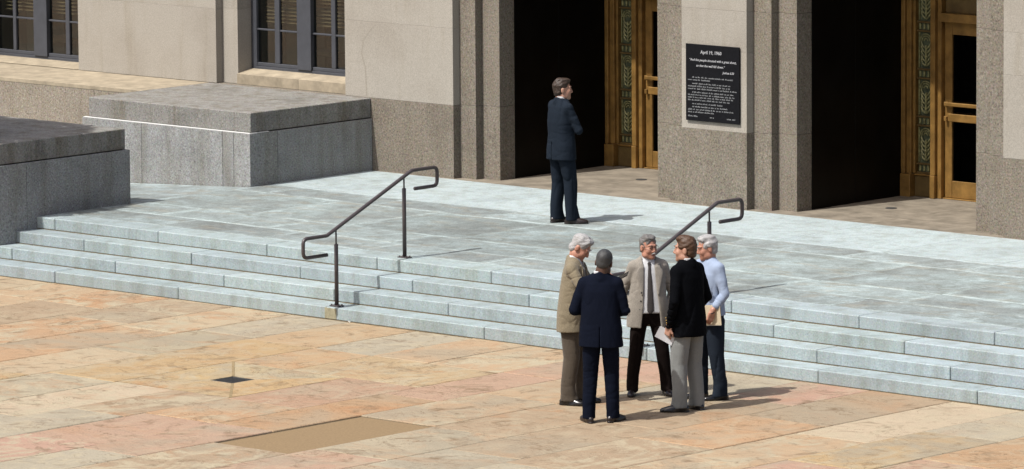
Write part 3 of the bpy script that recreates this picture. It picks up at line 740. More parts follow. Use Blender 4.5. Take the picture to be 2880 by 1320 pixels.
class Field:
    def __init__(s): s.p = []
    def _add(s, fn, lo, hi, k, sub=False): s.p.append((fn, np.array(lo, float), np.array(hi, float), k, sub)); return s
    def cone(s, a, b, ra, rb, k=.02, sub=False, flat=None):
        a, b = np.array(a, float), np.array(b, float); d = b-a; L2 = max(d@d, 1e-9); R = max(ra, rb)
        def fn(x, y, z):
            t = np.clip(((x-a[0])*d[0]+(y-a[1])*d[1]+(z-a[2])*d[2])/L2, 0, 1)
            return np.sqrt((x-a[0]-t*d[0])**2+(y-a[1]-t*d[1])**2+(z-a[2]-t*d[2])**2)-(ra+(rb-ra)*t)
        return s._add(fn, np.minimum(a, b)-R, np.maximum(a, b)+R, k, sub)
    def chain(s, pts, rs, k=.02):
        for i in range(len(pts)-1): s.cone(pts[i], pts[i+1], rs[i], rs[i+1], k)
        return s
    def ell(s, c, r, k=.02, sub=False, M3=None):
        c, r = np.array(c, float), np.array(r, float); R = r.max() if M3 is not None else r
        def fn(x, y, z):
            X, Y, Z = x-c[0], y-c[1], z-c[2]
            if M3 is not None:
                X, Y, Z = (M3[0][0]*X+M3[1][0]*Y+M3[2][0]*Z, M3[0][1]*X+M3[1][1]*Y+M3[2][1]*Z, M3[0][2]*X+M3[1][2]*Y+M3[2][2]*Z)
            q = np.sqrt((X/r[0])**2+(Y/r[1])**2+(Z/r[2])**2)
            q2 = np.sqrt((X/r[0]**2)**2+(Y/r[1]**2)**2+(Z/r[2]**2)**2)
            return q*(q-1)/np.maximum(q2, 1e-6)
        return s._add(fn, c-R, c+R, k, sub)
    def rbox(s, c, r, rad=.01, k=.01, sub=False, M3=None):
        c, r = np.array(c, float), np.array(r, float); R = np.linalg.norm(r) if M3 is not None else r
        def fn(x, y, z):
            X, Y, Z = x-c[0], y-c[1], z-c[2]
            if M3 is not None:
                X, Y, Z = (M3[0][0]*X+M3[1][0]*Y+M3[2][0]*Z, M3[0][1]*X+M3[1][1]*Y+M3[2][1]*Z, M3[0][2]*X+M3[1][2]*Y+M3[2][2]*Z)
            X, Y, Z = np.abs(X)-r[0]+rad, np.abs(Y)-r[1]+rad, np.abs(Z)-r[2]+rad
            return np.sqrt(np.maximum(X, 0)**2+np.maximum(Y, 0)**2+np.maximum(Z, 0)**2)+np.minimum(np.maximum(X, np.maximum(Y, Z)), 0)-rad
        return s._add(fn, c-R, c+R, k, sub)
    def loft(s, rows, k=.02, p=2.4, sub=False):
        """rows: (z, cx, cy, rx, ry)"""
        rows = sorted(rows); A = np.array(rows, float)
        def fn(x, y, z):
            zz = np.clip(z, A[0, 0], A[-1, 0])
            cx, cy, rx, ry = (np.interp(zz, A[:, 0], A[:, i]) for i in (1, 2, 3, 4))
            q = (np.abs((x-cx)/rx)**p+np.abs((y-cy)/ry)**p)**(1/p)
            return np.maximum((q-1)*np.minimum(rx, ry), np.maximum(z-A[-1, 0], A[0, 0]-z))
        lo = (min(A[:, 1]-A[:, 3]), min(A[:, 2]-A[:, 4]), A[0, 0]); hi = (max(A[:, 1]+A[:, 3]), max(A[:, 2]+A[:, 4]), A[-1, 0])
        return s._add(fn, lo, hi, k, sub)
    def fn(s, f, lo, hi, k=.01, sub=False): return s._add(f, lo, hi, k, sub)
    def mesh(s, h=.009, disp=None, amp=0.0, smooth=1):
        pos = [q for q in s.p if not q[4]]
        lo = np.min([q[1] for q in pos], axis=0)-3*h-.01; hi = np.max([q[2] for q in pos], axis=0)+3*h+.01
        n = np.ceil((hi-lo)/h).astype(int)+1
        ax = [(lo[i]+h*np.arange(n[i])).astype(np.float32) for i in range(3)]
        v = np.full(n, .3, np.float32)
        for f, a, b, k, sub in s.p:
            m = k+3*h
            i0 = np.clip(np.floor((a-m-lo)/h).astype(int), 0, n-1); i1 = np.clip(np.ceil((b+m-lo)/h).astype(int)+1, 1, n)
            if (i1 <= i0).any(): continue
            sl = tuple(slice(i0[i], i1[i]) for i in range(3))
            d = f(ax[0][sl[0]][:, None, None], ax[1][sl[1]][None, :, None], ax[2][sl[2]][None, None, :]).astype(np.float32)
            o = v[sl]
            if sub:
                d = -d; hh = np.maximum(k-np.abs(o-d), 0)/k; v[sl] = np.maximum(o, d)+hh*hh*k*.25
            else:
                hh = np.maximum(k-np.abs(o-d), 0)/k; v[sl] = np.minimum(o, d)-hh*hh*k*.25
        if disp is not None:
            v = v+(amp*disp(ax[0][:, None, None], ax[1][None, :, None], ax[2][None, None, :])).astype(np.float32)
        return surface_nets(v, lo, h, smooth)

def surface_nets(v, lo, h, smooth):
    ins = v < 0; n = np.array(v.shape)
    c = np.zeros(n-1, np.uint8)
    for i in (0, 1):
        for j in (0, 1):
            for k in (0, 1): c += ins[i:n[0]-1+i, j:n[1]-1+j, k:n[2]-1+k]
    cells = np.argwhere((c > 0) & (c < 8)); idx = np.full(n-1, -1, np.int64); idx[tuple(cells.T)] = np.arange(len(cells))
    P = np.zeros((len(cells), 3)); W = np.zeros(len(cells))
    C8 = [(i, j, k) for i in (0, 1) for j in (0, 1) for k in (0, 1)]
    for a in C8:
        for axn in range(3):
            if a[axn]: continue
            b = list(a); b[axn] = 1
            va = v[tuple((cells+a).T)]; vb = v[tuple((cells+b).T)]
            m = (va < 0) != (vb < 0); t = np.where(m, va/np.where(m, va-vb, 1), 0)
            q = np.repeat(np.array([a], float), len(cells), 0); q[:, axn] = t
            P += q*m[:, None]; W += m
    V = lo+h*(cells+P/W[:, None])
    quads = []
    for axn in range(3):
        o1, o2 = (axn+1) % 3, (axn+2) % 3
        sl0 = [slice(None)]*3; sl1 = [slice(None)]*3; sl0[axn] = slice(0, -1); sl1[axn] = slice(1, None)
        e = np.argwhere(ins[tuple(sl0)] != ins[tuple(sl1)])
        e = e[(e[:, o1] > 0) & (e[:, o2] > 0) & (e[:, o1] < n[o1]-1) & (e[:, o2] < n[o2]-1)]
        d1 = np.zeros(3, int); d1[o1] = 1; d2_ = np.zeros(3, int); d2_[o2] = 1
        q = np.stack([idx[tuple((e-d1-d2_).T)], idx[tuple((e-d2_).T)], idx[tuple(e.T)], idx[tuple((e-d1).T)]], 1)
        fl = ~ins[tuple(e.T)]; q[fl] = q[fl][:, ::-1]
        quads.append(q)
    Q = np.concatenate(quads); Q = Q[(Q >= 0).all(1)]
    for _ in range(smooth):
        A = np.zeros_like(V); N = np.zeros(len(V))
        for i in range(4):
            a, b = Q[:, i], Q[:, (i+1) % 4]
            np.add.at(A, a, V[b]); np.add.at(N, a, 1)
        V = V*.5+.5*A/np.maximum(N, 1)[:, None]
    return V, Q

def sdf_obj(name, field, mat, parent, h=.009, disp=None, amp=0.0, smooth=1, lips=None):
    V, Q = field.mesh(h, disp, amp, smooth)
    me = bpy.data.meshes.new(name); me.vertices.add(len(V)); me.vertices.foreach_set('co', V.astype(np.float32).ravel())
    me.loops.add(Q.size); me.loops.foreach_set('vertex_index', Q.astype(np.int32).ravel())
    me.polygons.add(len(Q)); me.polygons.foreach_set('loop_start', np.arange(0, Q.size, 4, dtype=np.int32))
    me.polygons.foreach_set('use_smooth', np.ones(len(Q), bool))
    me.update(calc_edges=True); me.validate()
    me.materials.append(mat)
    if lips:
        me.materials.append(lips[1]); cen = V[Q].mean(1); mi = np.zeros(len(Q), np.int32)
        mi[lips[0](cen)] = 1
        if len(me.polygons) == len(mi): me.polygons.foreach_set('material_index', mi)
    o = bpy.data.objects.new(name, me); COL.objects.link(o); o.parent = parent
    return o

def cloth(name, c, scale=240, amt=.22, twill=True, rough=.9):
    dark = max(c) < .08
    t = NT(name, rough, .05 if dark else .15)
    n = t.noise(scale, 2, .6); b = t.noise(5, 4, .6)
    col = t.ramp(n, [(.3, tuple(v*(1-amt) for v in c)), (.7, tuple(v*(1+amt) for v in c))])
    col = t.mix(col, t.ramp(b, [(.3, G(.85)), (.7, G(1.1))]), .6, 'MULTIPLY')
    t.color(col)
    w = t.noise(15, 3, .5, vec=t.scaled((1, 1, .45)), dist=.2)
    p = t.bump(w, .35, .02); t.bump(n, .12, .003, prev=p)
    if 'Sheen Weight' in t.b.inputs: t.b.inputs['Sheen Weight'].default_value = .0 if dark else .1
    return t.m
def skin(name, c):
    t = NT(name, .5, .35)
    n = t.noise(28, 3, .6)
    t.color(t.ramp(n, [(.3, (c[0]*.86, c[1]*.78, c[2]*.76, 1)), (.7, (c[0]*1.06, c[1]*1.05, c[2]*1.05, 1))]))
    t.b.inputs['Subsurface Weight'].default_value = .06; t.b.inputs['Subsurface Radius'].default_value = (.02, .008, .004)
    t.bump(t.noise(160, 2, .5), .12, .002)
    return t.m
def hairmat(name, c, amt=.35):
    t = NT(name, .55, .35)
    n = t.noise(95, 3, .7, vec=t.scaled((1, .35, 1)))
    t.color(t.ramp(n, [(.3, tuple(v*(1-amt) for v in c)), (.7, tuple(min(1, v*(1+amt)) for v in c))]))
    t.bump(n, .6, .006); return t.m

LEATHER = plain('black_polished_leather', (.012, .011, .011), .22, .5)
LEATHER_B = plain('dark_brown_leather', (.022, .013, .010), .35, .5)
SHIRTW = cloth('white_shirt_cotton', (.74, .75, .76), 300, .04)
EYEW = plain('eye', (.10, .085, .08), .2, .5)
LIP = plain('lip', (.33, .13, .10), .5, .35)
BUTTON_G = plain('gold_button', (.70, .46, .14), .3, .5, .9)
BUTTON_D = plain('dark_button', (.02, .018, .016), .4, .4)
PAPER = plain('white_paper', (.80, .81, .83), .8, .2)
FOLDER = plain('manila_folder', (.80, .68, .48), .8, .2, 0, 6, .06)
GLASSM = plain('spectacle_metal', (.10, .07, .05), .3, .5, .7)

A2, R2 = Vector((-.6754, .7375, 0)), Vector((.7375, .6754, 0))     # away from the camera, and to its right
def heading(phi):
    p = math.radians(phi); h_ = A2*math.cos(p)+R2*math.sin(p); return math.atan2(-h_.x, h_.y)

def rotm(yaw, pitch, roll=0):
    """yaw>0 turns to own right, pitch>0 looks down, roll>0 tilts to own right"""
    return Matrix.Rotation(-math.radians(yaw), 3, 'Z') @ Matrix.Rotation(-math.radians(pitch), 3, 'X') @ Matrix.Rotation(math.radians(roll), 3, 'Y')

def hand(F, wrist, direction, palm_n, s, curl=.5, left=False, spread=.0):
    """five separate fingers rooted in a flat palm; palm_n is the direction the palm faces"""
    d = Vector(direction).normalized(); n = Vector(palm_n); n = (n-d*n.dot(d)).normalized(); w = d.cross(n)*(1 if left else -1)   # towards the thumb
    W = Vector(wrist); pc_ = W+d*.052*s
    M3 = [[w.x, d.x, n.x], [w.y, d.y, n.y], [w.z, d.z, n.z]]
    F.cone(W-d*.03*s, W+d*.02*s, .027*s, .026*s, .015)
    F.rbox(pc_, (.041*s, .050*s, .0135*s), .013*s, .012, M3=M3)
    for i, (o, L, r) in enumerate(((.030, .082, .0092), (.010, .090, .0095), (-.011, .084, .0092), (-.031, .068, .0082))):
        b = W+d*.098*s+w*o*s; c1 = curl*(.9+.12*i)
        p1 = b+(d*math.cos(c1)+n*math.sin(c1)+w*spread*(1.5-i)*.1)*L*.45*s
        p2 = p1+(d*math.cos(c1*2.1)+n*math.sin(c1*2.1))*L*.55*s
        F.cone(b-d*.015*s, p1, r*s, r*.95*s, .004); F.cone(p1, p2, r*.95*s, r*.78*s, .004)
    t0 = W+d*.030*s+w*.030*s; t1 = t0+(d*.75+w*.62+n*.25).normalized()*.042*s; t2 = t1+(d*.93+w*.12+n*.35).normalized()*.036*s
    F.cone(t0, t1, .0135*s, .0112*s, .010); F.cone(t1, t2, .0112*s, .0088*s, .004)

def shoe(root, ank, yaw, mat, s):
    s = s*.93
    """foot yaw>0 points to own right"""
    a = -math.radians(yaw); fy = Vector((-math.sin(a), math.cos(a), 0)); fx = Vector((math.cos(a), math.sin(a), 0))
    F = Field(); A = Vector((ank[0], ank[1], 0))
    M3 = [[fx.x, fy.x, 0], [fx.y, fy.y, 0], [0, 0, 1]]
    P = lambda x, y, z: A+fx*x*s+fy*y*s+Vector((0, 0, z*s))
    F.ell(P(0, -.045, .040), (.036*s, .050*s, .042*s), .03, M3=M3); F.ell(P(0, .06, .040), (.040*s, .10*s, .042*s), .03, M3=M3)
    F.ell(P(.004, .145, .030), (.046*s, .080*s, .030*s), .03, M3=M3); F.cone(P(0, -.02, .06), P(0, -.015, .11), .040*s, .040*s, .03)
    F.ell(P(0, -.045, .010), (.039*s, .056*s, .013*s), .01, M3=M3); F.ell(P(.003, .105, .010), (.046*s, .125*s, .013*s), .02, M3=M3)
    F.fn(lambda x, y, z: z+0*x+0*y, (-2, -2, -.3), (2, 2, 0), .002, True)
    sdf_obj('shoe', F, mat, root, .007)

def person(label, pos, phi, s, skin_m, hair_m, coat, trousers_m, shoe_m, J, head=(0, 0, 0), hairstyle='full', group=None, lean=0.0, hem=.80, seed=1,
           opening=None, shirt_m=None, tie_m=None, collar=True, vent=True, girth=1.0, fat=1.0, hands=None, extra=None, cuff=None, tuck=False, feet_yaw=(12, -12), headfwd=.0, headx=.0, crease=1.0):
    """J: joints in metres for a 1.80 m figure, own right = +x, front = +y: elbow/wrist/ankle for sides R and L"""
    root = empty('person', pos, heading(phi), label=label, cat='person', group=group)
    S = lambda p: (p[0]*s, p[1]*s, p[2]*s)
    ly = lambda z: lean*max(0, z-.95)          # forward lean of the trunk
    sh = {'R': (.166, ly(1.46)+J.get('shy', {}).get('R', 0), 1.455), 'L': (-.166, ly(1.46)+J.get('shy', {}).get('L', 0), 1.455)}
    sg = {'R': 1, 'L': -1}
    ank = {q: J['ank'][q] for q in 'RL'}
    hipx = .092; hip = {q: (sg[q]*hipx, 0.0, .93) for q in 'RL'}
    knee = {q: J.get('knee', {}).get(q) or (hip[q][0]*.45+ank[q][0]*.55, (hip[q][1]+ank[q][1])*.5+.03, .50) for q in 'RL'}
    hs = 1.09; hc = Vector((headx, ly(1.60)+.022+headfwd, 1.664)); HR = rotm(*head)
    # ---------------- body: one continuous surface
    B = Field()
    B.chain([S((0, 0, .95)), S((0, ly(1.2), 1.2)), S((0, ly(1.37), 1.37))], [.10*s, .105*s, .085*s], .05)
    for q in 'RL':
        B.chain([S(hip[q]), S(knee[q]), S((ank[q][0], ank[q][1], .09))], [.07*s, .052*s, .04*s], .03)
        fa = -math.radians(feet_yaw[0] if q == 'R' else feet_yaw[1])
        B.cone(S((ank[q][0], ank[q][1], .05)), S((ank[q][0]-.10*math.sin(fa), ank[q][1]+.10*math.cos(fa), .035)), .03*s, .022*s, .03)
        B.chain([S((0, ly(1.41), 1.41)), S(sh[q]), S(J['elb'][q]), S(J['wri'][q])], [.055*s, .043*s, .036*s, .027*s], .03)
        e, w = Vector(J['elb'][q]), Vector(J['wri'][q])
        hd = (hands or {}).get(q, {})
        hand(B, S(w), hd.get('d', (w-e)), hd.get('n', (-sg[q], .2, 0)), s, hd.get('curl', .5), q == 'L')
    neck0 = Vector((0, ly(1.46)-.012, 1.46)); 
    B.cone(S(neck0), S(hc+HR@Vector((0, -.025, -.06))), .062*s, .056*s, .03)
    H = lambda x, y, z: S(hc+HR@(Vector((x, y, z))*hs))
    M3 = [[HR[i][j] for j in range(3)] for i in range(3)]
    E = lambda c, r, k=.02, sub=False: B.ell(H(*c), tuple(v*s*hs for v in r), k, sub, M3)
    E((0, -.012, .036), (.0735, .094, .086)); E((0, .022, -.028), (.062, .072, .082), .03)
    E((0, .040, -.075), (.050, .050, .045), .03); E((0, .078, -.098), (.024, .020, .018), .025)
    for q in (1, -1):
        E((q*.036, .062, -.028), (.026, .028, .030), .02); E((q*.052, .015, -.075), (.018, .04, .03), .02)
        E((q*.031, .098, .012), (.017, .014, .012), .012, True)
        E((q*.031, .083, .010), (.0135, .0125, .0125), .006)
        E((q*.076, -.008, -.010), (.010, .021, .033), .008); E((q*.088, .002, -.006), (.006, .010, .018), .006, True)
        B.cone(H(q*.014, .090, .030), H(q*.048, .078, .030), .010*s, .008*s, .012)
        E((q*.011, .097, -.036), (.009, .010, .008), .006)
    B.cone(H(0, .088, .020), H(0, .110, -.028), .0095*s, .0135*s, .012)
    B.cone(H(-.020, .086, -.062), H(.020, .086, -.062), .0075*s, .0075*s, .008); B.cone(H(-.015, .085, -.073), H(.015, .085, -.073), .008*s, .008*s, .008)
    B.cone(H(-.021, .098, -.0675), H(.021, .098, -.0675), .0028*s, .0028*s, .003, True)
    mouth = np.array(H(0, .092, -.0675)); mx = np.array(HR@Vector((1, 0, 0))); mz = np.array(HR@Vector((0, 0, 1)))
    def lipsel(c):
        d_ = c-mouth; return (np.abs(d_@mx) < .023*s) & (np.abs(d_@mz) < .0095*s) & (np.linalg.norm(d_, axis=1) < .03)
    sdf_obj('body', B, skin_m, root, .0065, smooth=1, lips=(lipsel, LIP))
    for q in (1, -1):
        F = Field().ell(H(q*.031, .0865, .0105), (.0115*s, .0105*s, .0085*s), .004, M3=M3); sdf_obj('eye', F, EYEW, root, .004)
        F = Field(); F.cone(H(q*.014, .100, .030), H(q*.034, .098, .036), .0042*s, .0045*s, .004); F.cone(H(q*.034, .098, .036), H(q*.050, .086, .030), .0045*s, .003*s, .004)
        sdf_obj('eyebrow', F, hair_m, root, .0045)
    # ---------------- hair
    F = Field(); e2 = lambda c, r, k=.02, sub=False: F.ell(H(*c), tuple(v*s*hs for v in r), k, sub, M3)
    if hairstyle == 'cropped':
        e2((0, -.014, .038), (.0775, .098, .0895)); e2((0, -.045, -.015), (.066, .052, .060), .02)
        e2((0, .105, -.045), (.10, .078, .12), .01, True); e2((0, .03, -.12), (.12, .14, .085), .008, True); amp = .001
    else:
        e2((0, -.014, .040), (.0790, .100, .0925)); e2((0, -.045, -.025), (.067, .055, .066), .02); e2((0, .040, .100), (.058, .045, .026), .03)
        e2((0, .112, -.030), (.11, .075, .118), .012, True); e2((0, .02, -.135), (.12, .14, .075), .008, True); amp = .0045
    for q in (1, -1): e2((q*.082, .006, -.020), (.030, .028, .040), .008, True)
    h1, h2 = sines(seed, 10, 40, 90, (1, .45, 1)), sines(seed+50, 12, 110, 220, (1, .35, 1))
    sdf_obj('hair', F, hair_m, root, .005, lambda x, y, z: h1(x, y, z)+.6*h2(x, y, z), amp*s, smooth=0)
    # ---------------- trousers
    T = Field()
    T.loft([(.80*s, 0, 0, .150*s, .115*s), (.92*s, 0, 0, .172*s*girth, .128*s*girth), (1.02*s, 0, .004, .163*s*girth, .122*s*girth)], .03)
    for q in 'RL':
        a, kn, hp = ank[q], knee[q], hip[q]
        rows = [(.045, a[0], a[1]+.018, .066, .092), (.10, a[0], a[1]+.010, .066, .083), (.22, a[0]*.85+kn[0]*.15, a[1]*.8+kn[1]*.2, .068, .080), (.50, kn[0], kn[1], .078, .087), (.72, (kn[0]+hp[0])/2, (kn[1]+hp[1])/2, .091, .103), (.88, hp[0]*.95, hp[1], .093, .120)]
        T.loft([(z*s, x*s, y*s, rx*s, ry*s) for z, x, y, rx, ry in rows], .035, 2.2)
        T.cone(S((a[0], a[1]+.09, .06)), S((a[0], a[1]+.02, .16)), .030*s, .05*s, .03)
    T.rbox((0, 0, .42*s), (.0035, .3, .40*s), .002, .012, True) if J.get('gap', True) else None
    sdf_obj('trousers', T, trousers_m, root, .008, folds(seed+3, .25, .5), .0095)
    for q in 'RL':
        shoe(root, S(ank[q]), feet_yaw[0] if q == 'R' else feet_yaw[1], shoe_m, s)
    # ---------------- coat or shirt over the trunk and arms
    def trunk(off=0.0, zb=hem, top=1.545):
        g = girth
        rows = [(zb, 0, ly(zb), .212*g, .150*g), (.98, 0, ly(.98), .204*g, .146*g), (1.10, 0, ly(1.1), .190*g, .138*g), (1.26, 0, ly(1.26), .200, .138), (1.38, 0, ly(1.38), .196, .126), (1.45, 0, ly(1.45), .178, .110), (1.505, 0, ly(1.50), .122, .090), (top+.012, 0, ly(top), .074, .072)]
        return [(z*s, x*s, y*s, (rx-off)*s, (ry-off)*s) for z, x, y, rx, ry in rows if z >= zb]
    def sleeves(F, off=0.0, end=.96, fat=1.0):
        for q in 'RL':
            shp, e, w = Vector(sh[q]), Vector(J['elb'][q]), Vector(J['wri'][q]); w2 = e+(w-e)*end
            F.cone(S((sg[q]*.07, ly(1.47), 1.503)), S(shp+Vector((sg[q]*.0, 0, -.005))), (.050-off)*s, (.060-off)*s, .05)
            m1, m2 = shp*.5+e*.5, e*.5+w2*.5
            F.cone(S(shp), S(m1), (.060*fat-off)*s, (.058*fat-off)*s, .022)
            F.chain([S(m1), S(e)], [(.058*fat-off)*s, (.053*fat-off)*s], .010)
            F.chain([S(e), S(m2), S(w2)], [(.053*fat-off)*s, (.050*fat-off)*s, (.043*fat-off)*s], .009)
    wr = folds(seed+7)
    if coat is not None:
        F = Field().loft(trunk(), .03); sleeves(F, 0, .96, fat)
        F.cone(S((0, ly(1.5)-.055, 1.51)), S((0, ly(1.5)-.050, 1.545)), .045*s, .040*s, .03)
        if opening:
            zs, ws = [o_[0]*s for o_ in opening], [o_[1]*s for o_ in opening]; oc = [o_[2]*s if len(o_) > 2 else 0 for o_ in opening]
            F.fn(lambda x, y, z: np.maximum(np.abs(x-np.interp(z, zs, oc))-np.interp(z, zs, ws), .03*s-y), (-.2, 0, zs[0]-.05), (.2, .4, zs[-1]+.05), .008, True)
        if opening:
            tr = trunk(); tz = [q_[0] for q_ in tr]
            def ysurf(x, z):
                cy2, rx2, ry2 = (np.interp(z*s, tz, [q_[i] for q_ in tr])/s for i in (2, 4-1, 4))
                return cy2+ry2*(max(0, 1-(abs(x)/rx2)**2.4))**(1/2.4)
            for q_ in (1, -1):
                Lf = Field(); rows = []
                zb_ = max(1.14, opening[0][0])
                for z_ in np.linspace(zb_, 1.49, 9):
                    u_ = (z_-zb_)/(1.49-zb_); wd = .012+.034*min(1, u_*1.5)*(1 if u_ < .82 else .6)
                    x_ = np.interp(z_, [o_[0] for o_ in opening], [o_[1] for o_ in opening])+wd*.9
                    rows.append((z_*s, q_*x_*s, (ysurf(x_, z_)+.002)*s, wd*s, .010*s))
                Lf.loft(rows, .005, 2.0); sdf_obj('lapel', Lf, coat, root, .006)
        F.loft([(1.44*s, 0, ly(1.48)*s, .050*s, .050*s), (1.50*s, 0, (ly(1.5)+.012)*s, .066*s, .064*s), (1.60*s, 0, (ly(1.56)+.02)*s, .075*s, .075*s)], .006, 2.0, True)
        if vent: F.rbox((0, -.15*s, (hem+.10)*s), (.006, .08, .12*s), .003, .006, True)
        sdf_obj('jacket', F, coat, root, .0075, wr, .0115*crease)
    if shirt_m is not None:
        F = Field()
        if coat is None:
            F.loft(trunk(.012, .93), .03); sleeves(F, 0, cuff or .96, fat)
            sdf_obj('shirt', F, shirt_m, root, .008, wr, .009)
            for q in 'RL':
                e, w = Vector(J['elb'][q]), Vector(J['wri'][q]); c2 = e+(w-e)*(cuff or .96)
                Cf = Field().cone(S(e+(c2-e)*.80), S(c2), .052*s, .050*s, .01); sdf_obj('rolled_cuff', Cf, shirt_m, root, .007, wr, .006)
        else:
            F.loft([(z, x, y, max(rx, .067*s), max(ry, .066*s)) for z, x, y, rx, ry in trunk(.016 if opening else .034, .93 if opening else 1.18, 1.53)], .02); sdf_obj('shirt', F, shirt_m, root, .009, wr, .002)
        F = Field().loft([(1.485*s, 0, (ly(1.49)+.006)*s, .071*s, .070*s), (1.545*s, 0, (ly(1.54)+.008)*s, .071*s, .069*s), (1.582*s, 0, (ly(1.58)+.004)*s, .068*s, .066*s)], .005, 2.0)
        F.loft([(1.40*s, 0, (ly(1.49)+.006)*s, .058*s, .057*s), (1.62*s, 0, (ly(1.57)+.004)*s, .060*s, .058*s)], .003, 2.0, True)
        F.fn(lambda x, y, z: np.maximum(np.abs(x)-np.interp(z, [1.50*s, 1.585*s], [.004, .03]), -y), (-.1, 0, 1.4*s), (.1, .2, 1.6*s), .004, True)
        sdf_obj('shirt_collar', F, SHIRTW if coat is not None else shirt_m, root, .006)
        if tie_m is not None:
            def yf(z):
                R_ = trunk(.016, .95, 1.53); zz = [r_[0] for r_ in R_]
                return np.interp(z*s, zz, [r_[2]+r_[4] for r_ in R_])/s
            F = Field().loft([(z*s, .0, yf(z)*s+.004*s, w*s, .011*s) for z, w in ((.93, .012), (.965, .040), (1.10, .036), (1.30, .026), (1.44, .017), (1.475, .016))], .006, 2.0)
            F.ell(S((0, yf(1.485)+.006, 1.487)), (.020*s, .014*s, .020*s), .01)
            sdf_obj('tie', F, tie_m, root, .006)
    if extra: extra(root, s, S, H, M3, ly)
    return root

SK_PINK = skin('fair_skin', (.56, .32, .225)); SK_RED = skin('ruddy_skin', (.56, .29, .20)); SK_DARK = skin('deep_brown_skin', (.115, .062, .042))
HAIR_W = hairmat('white_hair', (.42, .41, .40), .3); HAIR_G = hairmat('grey_hair', (.17, .16, .15), .35); HAIR_B = hairmat('brown_hair', (.085, .042, .020)); HAIR_D = hairmat('dark_brown_hair', (.045, .027, .017)); HAIR_C = hairmat('cropped_grey_hair', (.055, .055, .055), .35)
SUIT_SLATE = cloth('slate_blue_suit', (.017, .024, .035)); TWEED = cloth('olive_tan_tweed', (.25, .208, .138), 170, .3); NAVY = cloth('navy_suit', (.006, .0085, .018))
GREY_T = cloth('light_grey_tweed', (.33, .30, .255), 160, .28); BLACK_W = cloth('black_wool_blazer', (.003, .0035, .005)); BLUE_S = cloth('pale_blue_shirt', (.37, .45, .60), 300, .06)
TR_BROWN = cloth('brown_trousers', (.095, .076, .056)); TR_DARK = cloth('dark_brown_trousers', (.012, .008, .007)); TR_GREY = cloth('light_grey_trousers', (.255, .265, .255)); TR_SLATE = cloth('slate_trousers', (.021, .028, .040))
TIE_G = cloth('dark_grey_tie', (.075, .068, .066), 200, .3); TIE_S = cloth('silver_striped_tie', (.33, .32, .30), 120, .3)
GRP = 'men talking in a circle on the plaza'

# -- man alone on the landing, arms folded, seen from behind
def x_back(root, s, S, H, M3, ly): pass
person('man in slate blue suit with folded arms standing alone on the landing', (-.66, 4.765, Z4), 58, 1.0, SK_PINK, HAIR_D, SUIT_SLATE, SUIT_SLATE, LEATHER_B,
       {'ank': {'R': (.13, .06, .09), 'L': (-.10, -.02, .09)}, 'elb': {'R': (.245, .10, 1.17), 'L': (-.235, .11, 1.17)}, 'wri': {'R': (-.02, .225, 1.225), 'L': (.075, .205, 1.165)}},
       head=(22, 2, 0), hem=.80, seed=5, shirt_m=SHIRTW, feet_yaw=(30, -10), hands={'R': {'n': (0, -1, 0), 'd': (-.9, -.25, .1), 'curl': .35}, 'L': {'n': (0, -1, 0), 'd': (.85, -.25, .1), 'curl': .35}})

# -- white haired man in olive jacket, head bowed
def x_khaki(root, s, S, H, M3, ly):
    for sx in (1, -1):
        a = math.radians(sx*62); c = Vector((.205*math.sin(a)*1.02, .150*math.cos(a), 0))
        R_ = Matrix.Rotation(-a, 3, 'Z'); M_ = [[R_[i][j] for j in range(3)] for i in range(3)]
        F = Field().rbox(S((c.x, c.y+ly(1.0), 1.005)), (.075*s, .009, .026*s), .006, .006, M3=M_); sdf_obj('pocket_flap', F, TWEED, root, .006)
person('white-haired man in olive tan jacket with bowed head, left of the group', (6.19, -2.69, 0), 102, 1.012, SK_RED, HAIR_W, TWEED, TR_BROWN, LEATHER,
       {'ank': {'R': (.11, -.04, .09), 'L': (-.10, .07, .09)}, 'elb': {'R': (.245, .155, 1.255), 'L': (-.23, .16, 1.22)}, 'wri': {'R': (.10, .31, 1.36), 'L': (-.07, .32, 1.29)}},
       head=(6, 38, 0), hem=.785, seed=9, shirt_m=SHIRTW, tie_m=TIE_S, opening=[(1.12, .0), (1.16, .012), (1.48, .062), (1.56, .075)], lean=.05, headfwd=.035, feet_yaw=(8, -4), extra=x_khaki, girth=1.08, crease=.55,
       hands={'R': {'n': (-.6, 0, -.5), 'curl': .7}, 'L': {'n': (0, 0, 1), 'curl': .5}}, group=GRP)

# -- man in navy suit, back to the camera
person('man in navy suit with cropped grey hair, his back to the camera', (7.22, -3.40, 0), 6, 1.012, SK_DARK, HAIR_C, NAVY, NAVY, LEATHER_B,
       {'ank': {'R': (.118, .03, .09), 'L': (-.128, -.02, .09)}, 'elb': {'R': (.255, .0, 1.165), 'L': (-.265, -.01, 1.175)}, 'wri': {'R': (.13, .25, 1.12), 'L': (-.12, .25, 1.14)}},
       head=(6, 12, 6), headx=.035, hairstyle='cropped', hem=.80, seed=14, shirt_m=SHIRTW, feet_yaw=(30, -26), girth=1.08, fat=1.10, hands={'R': {'n': (-1, 0, .4)}, 'L': {'n': (1, 0, .4)}}, group=GRP)

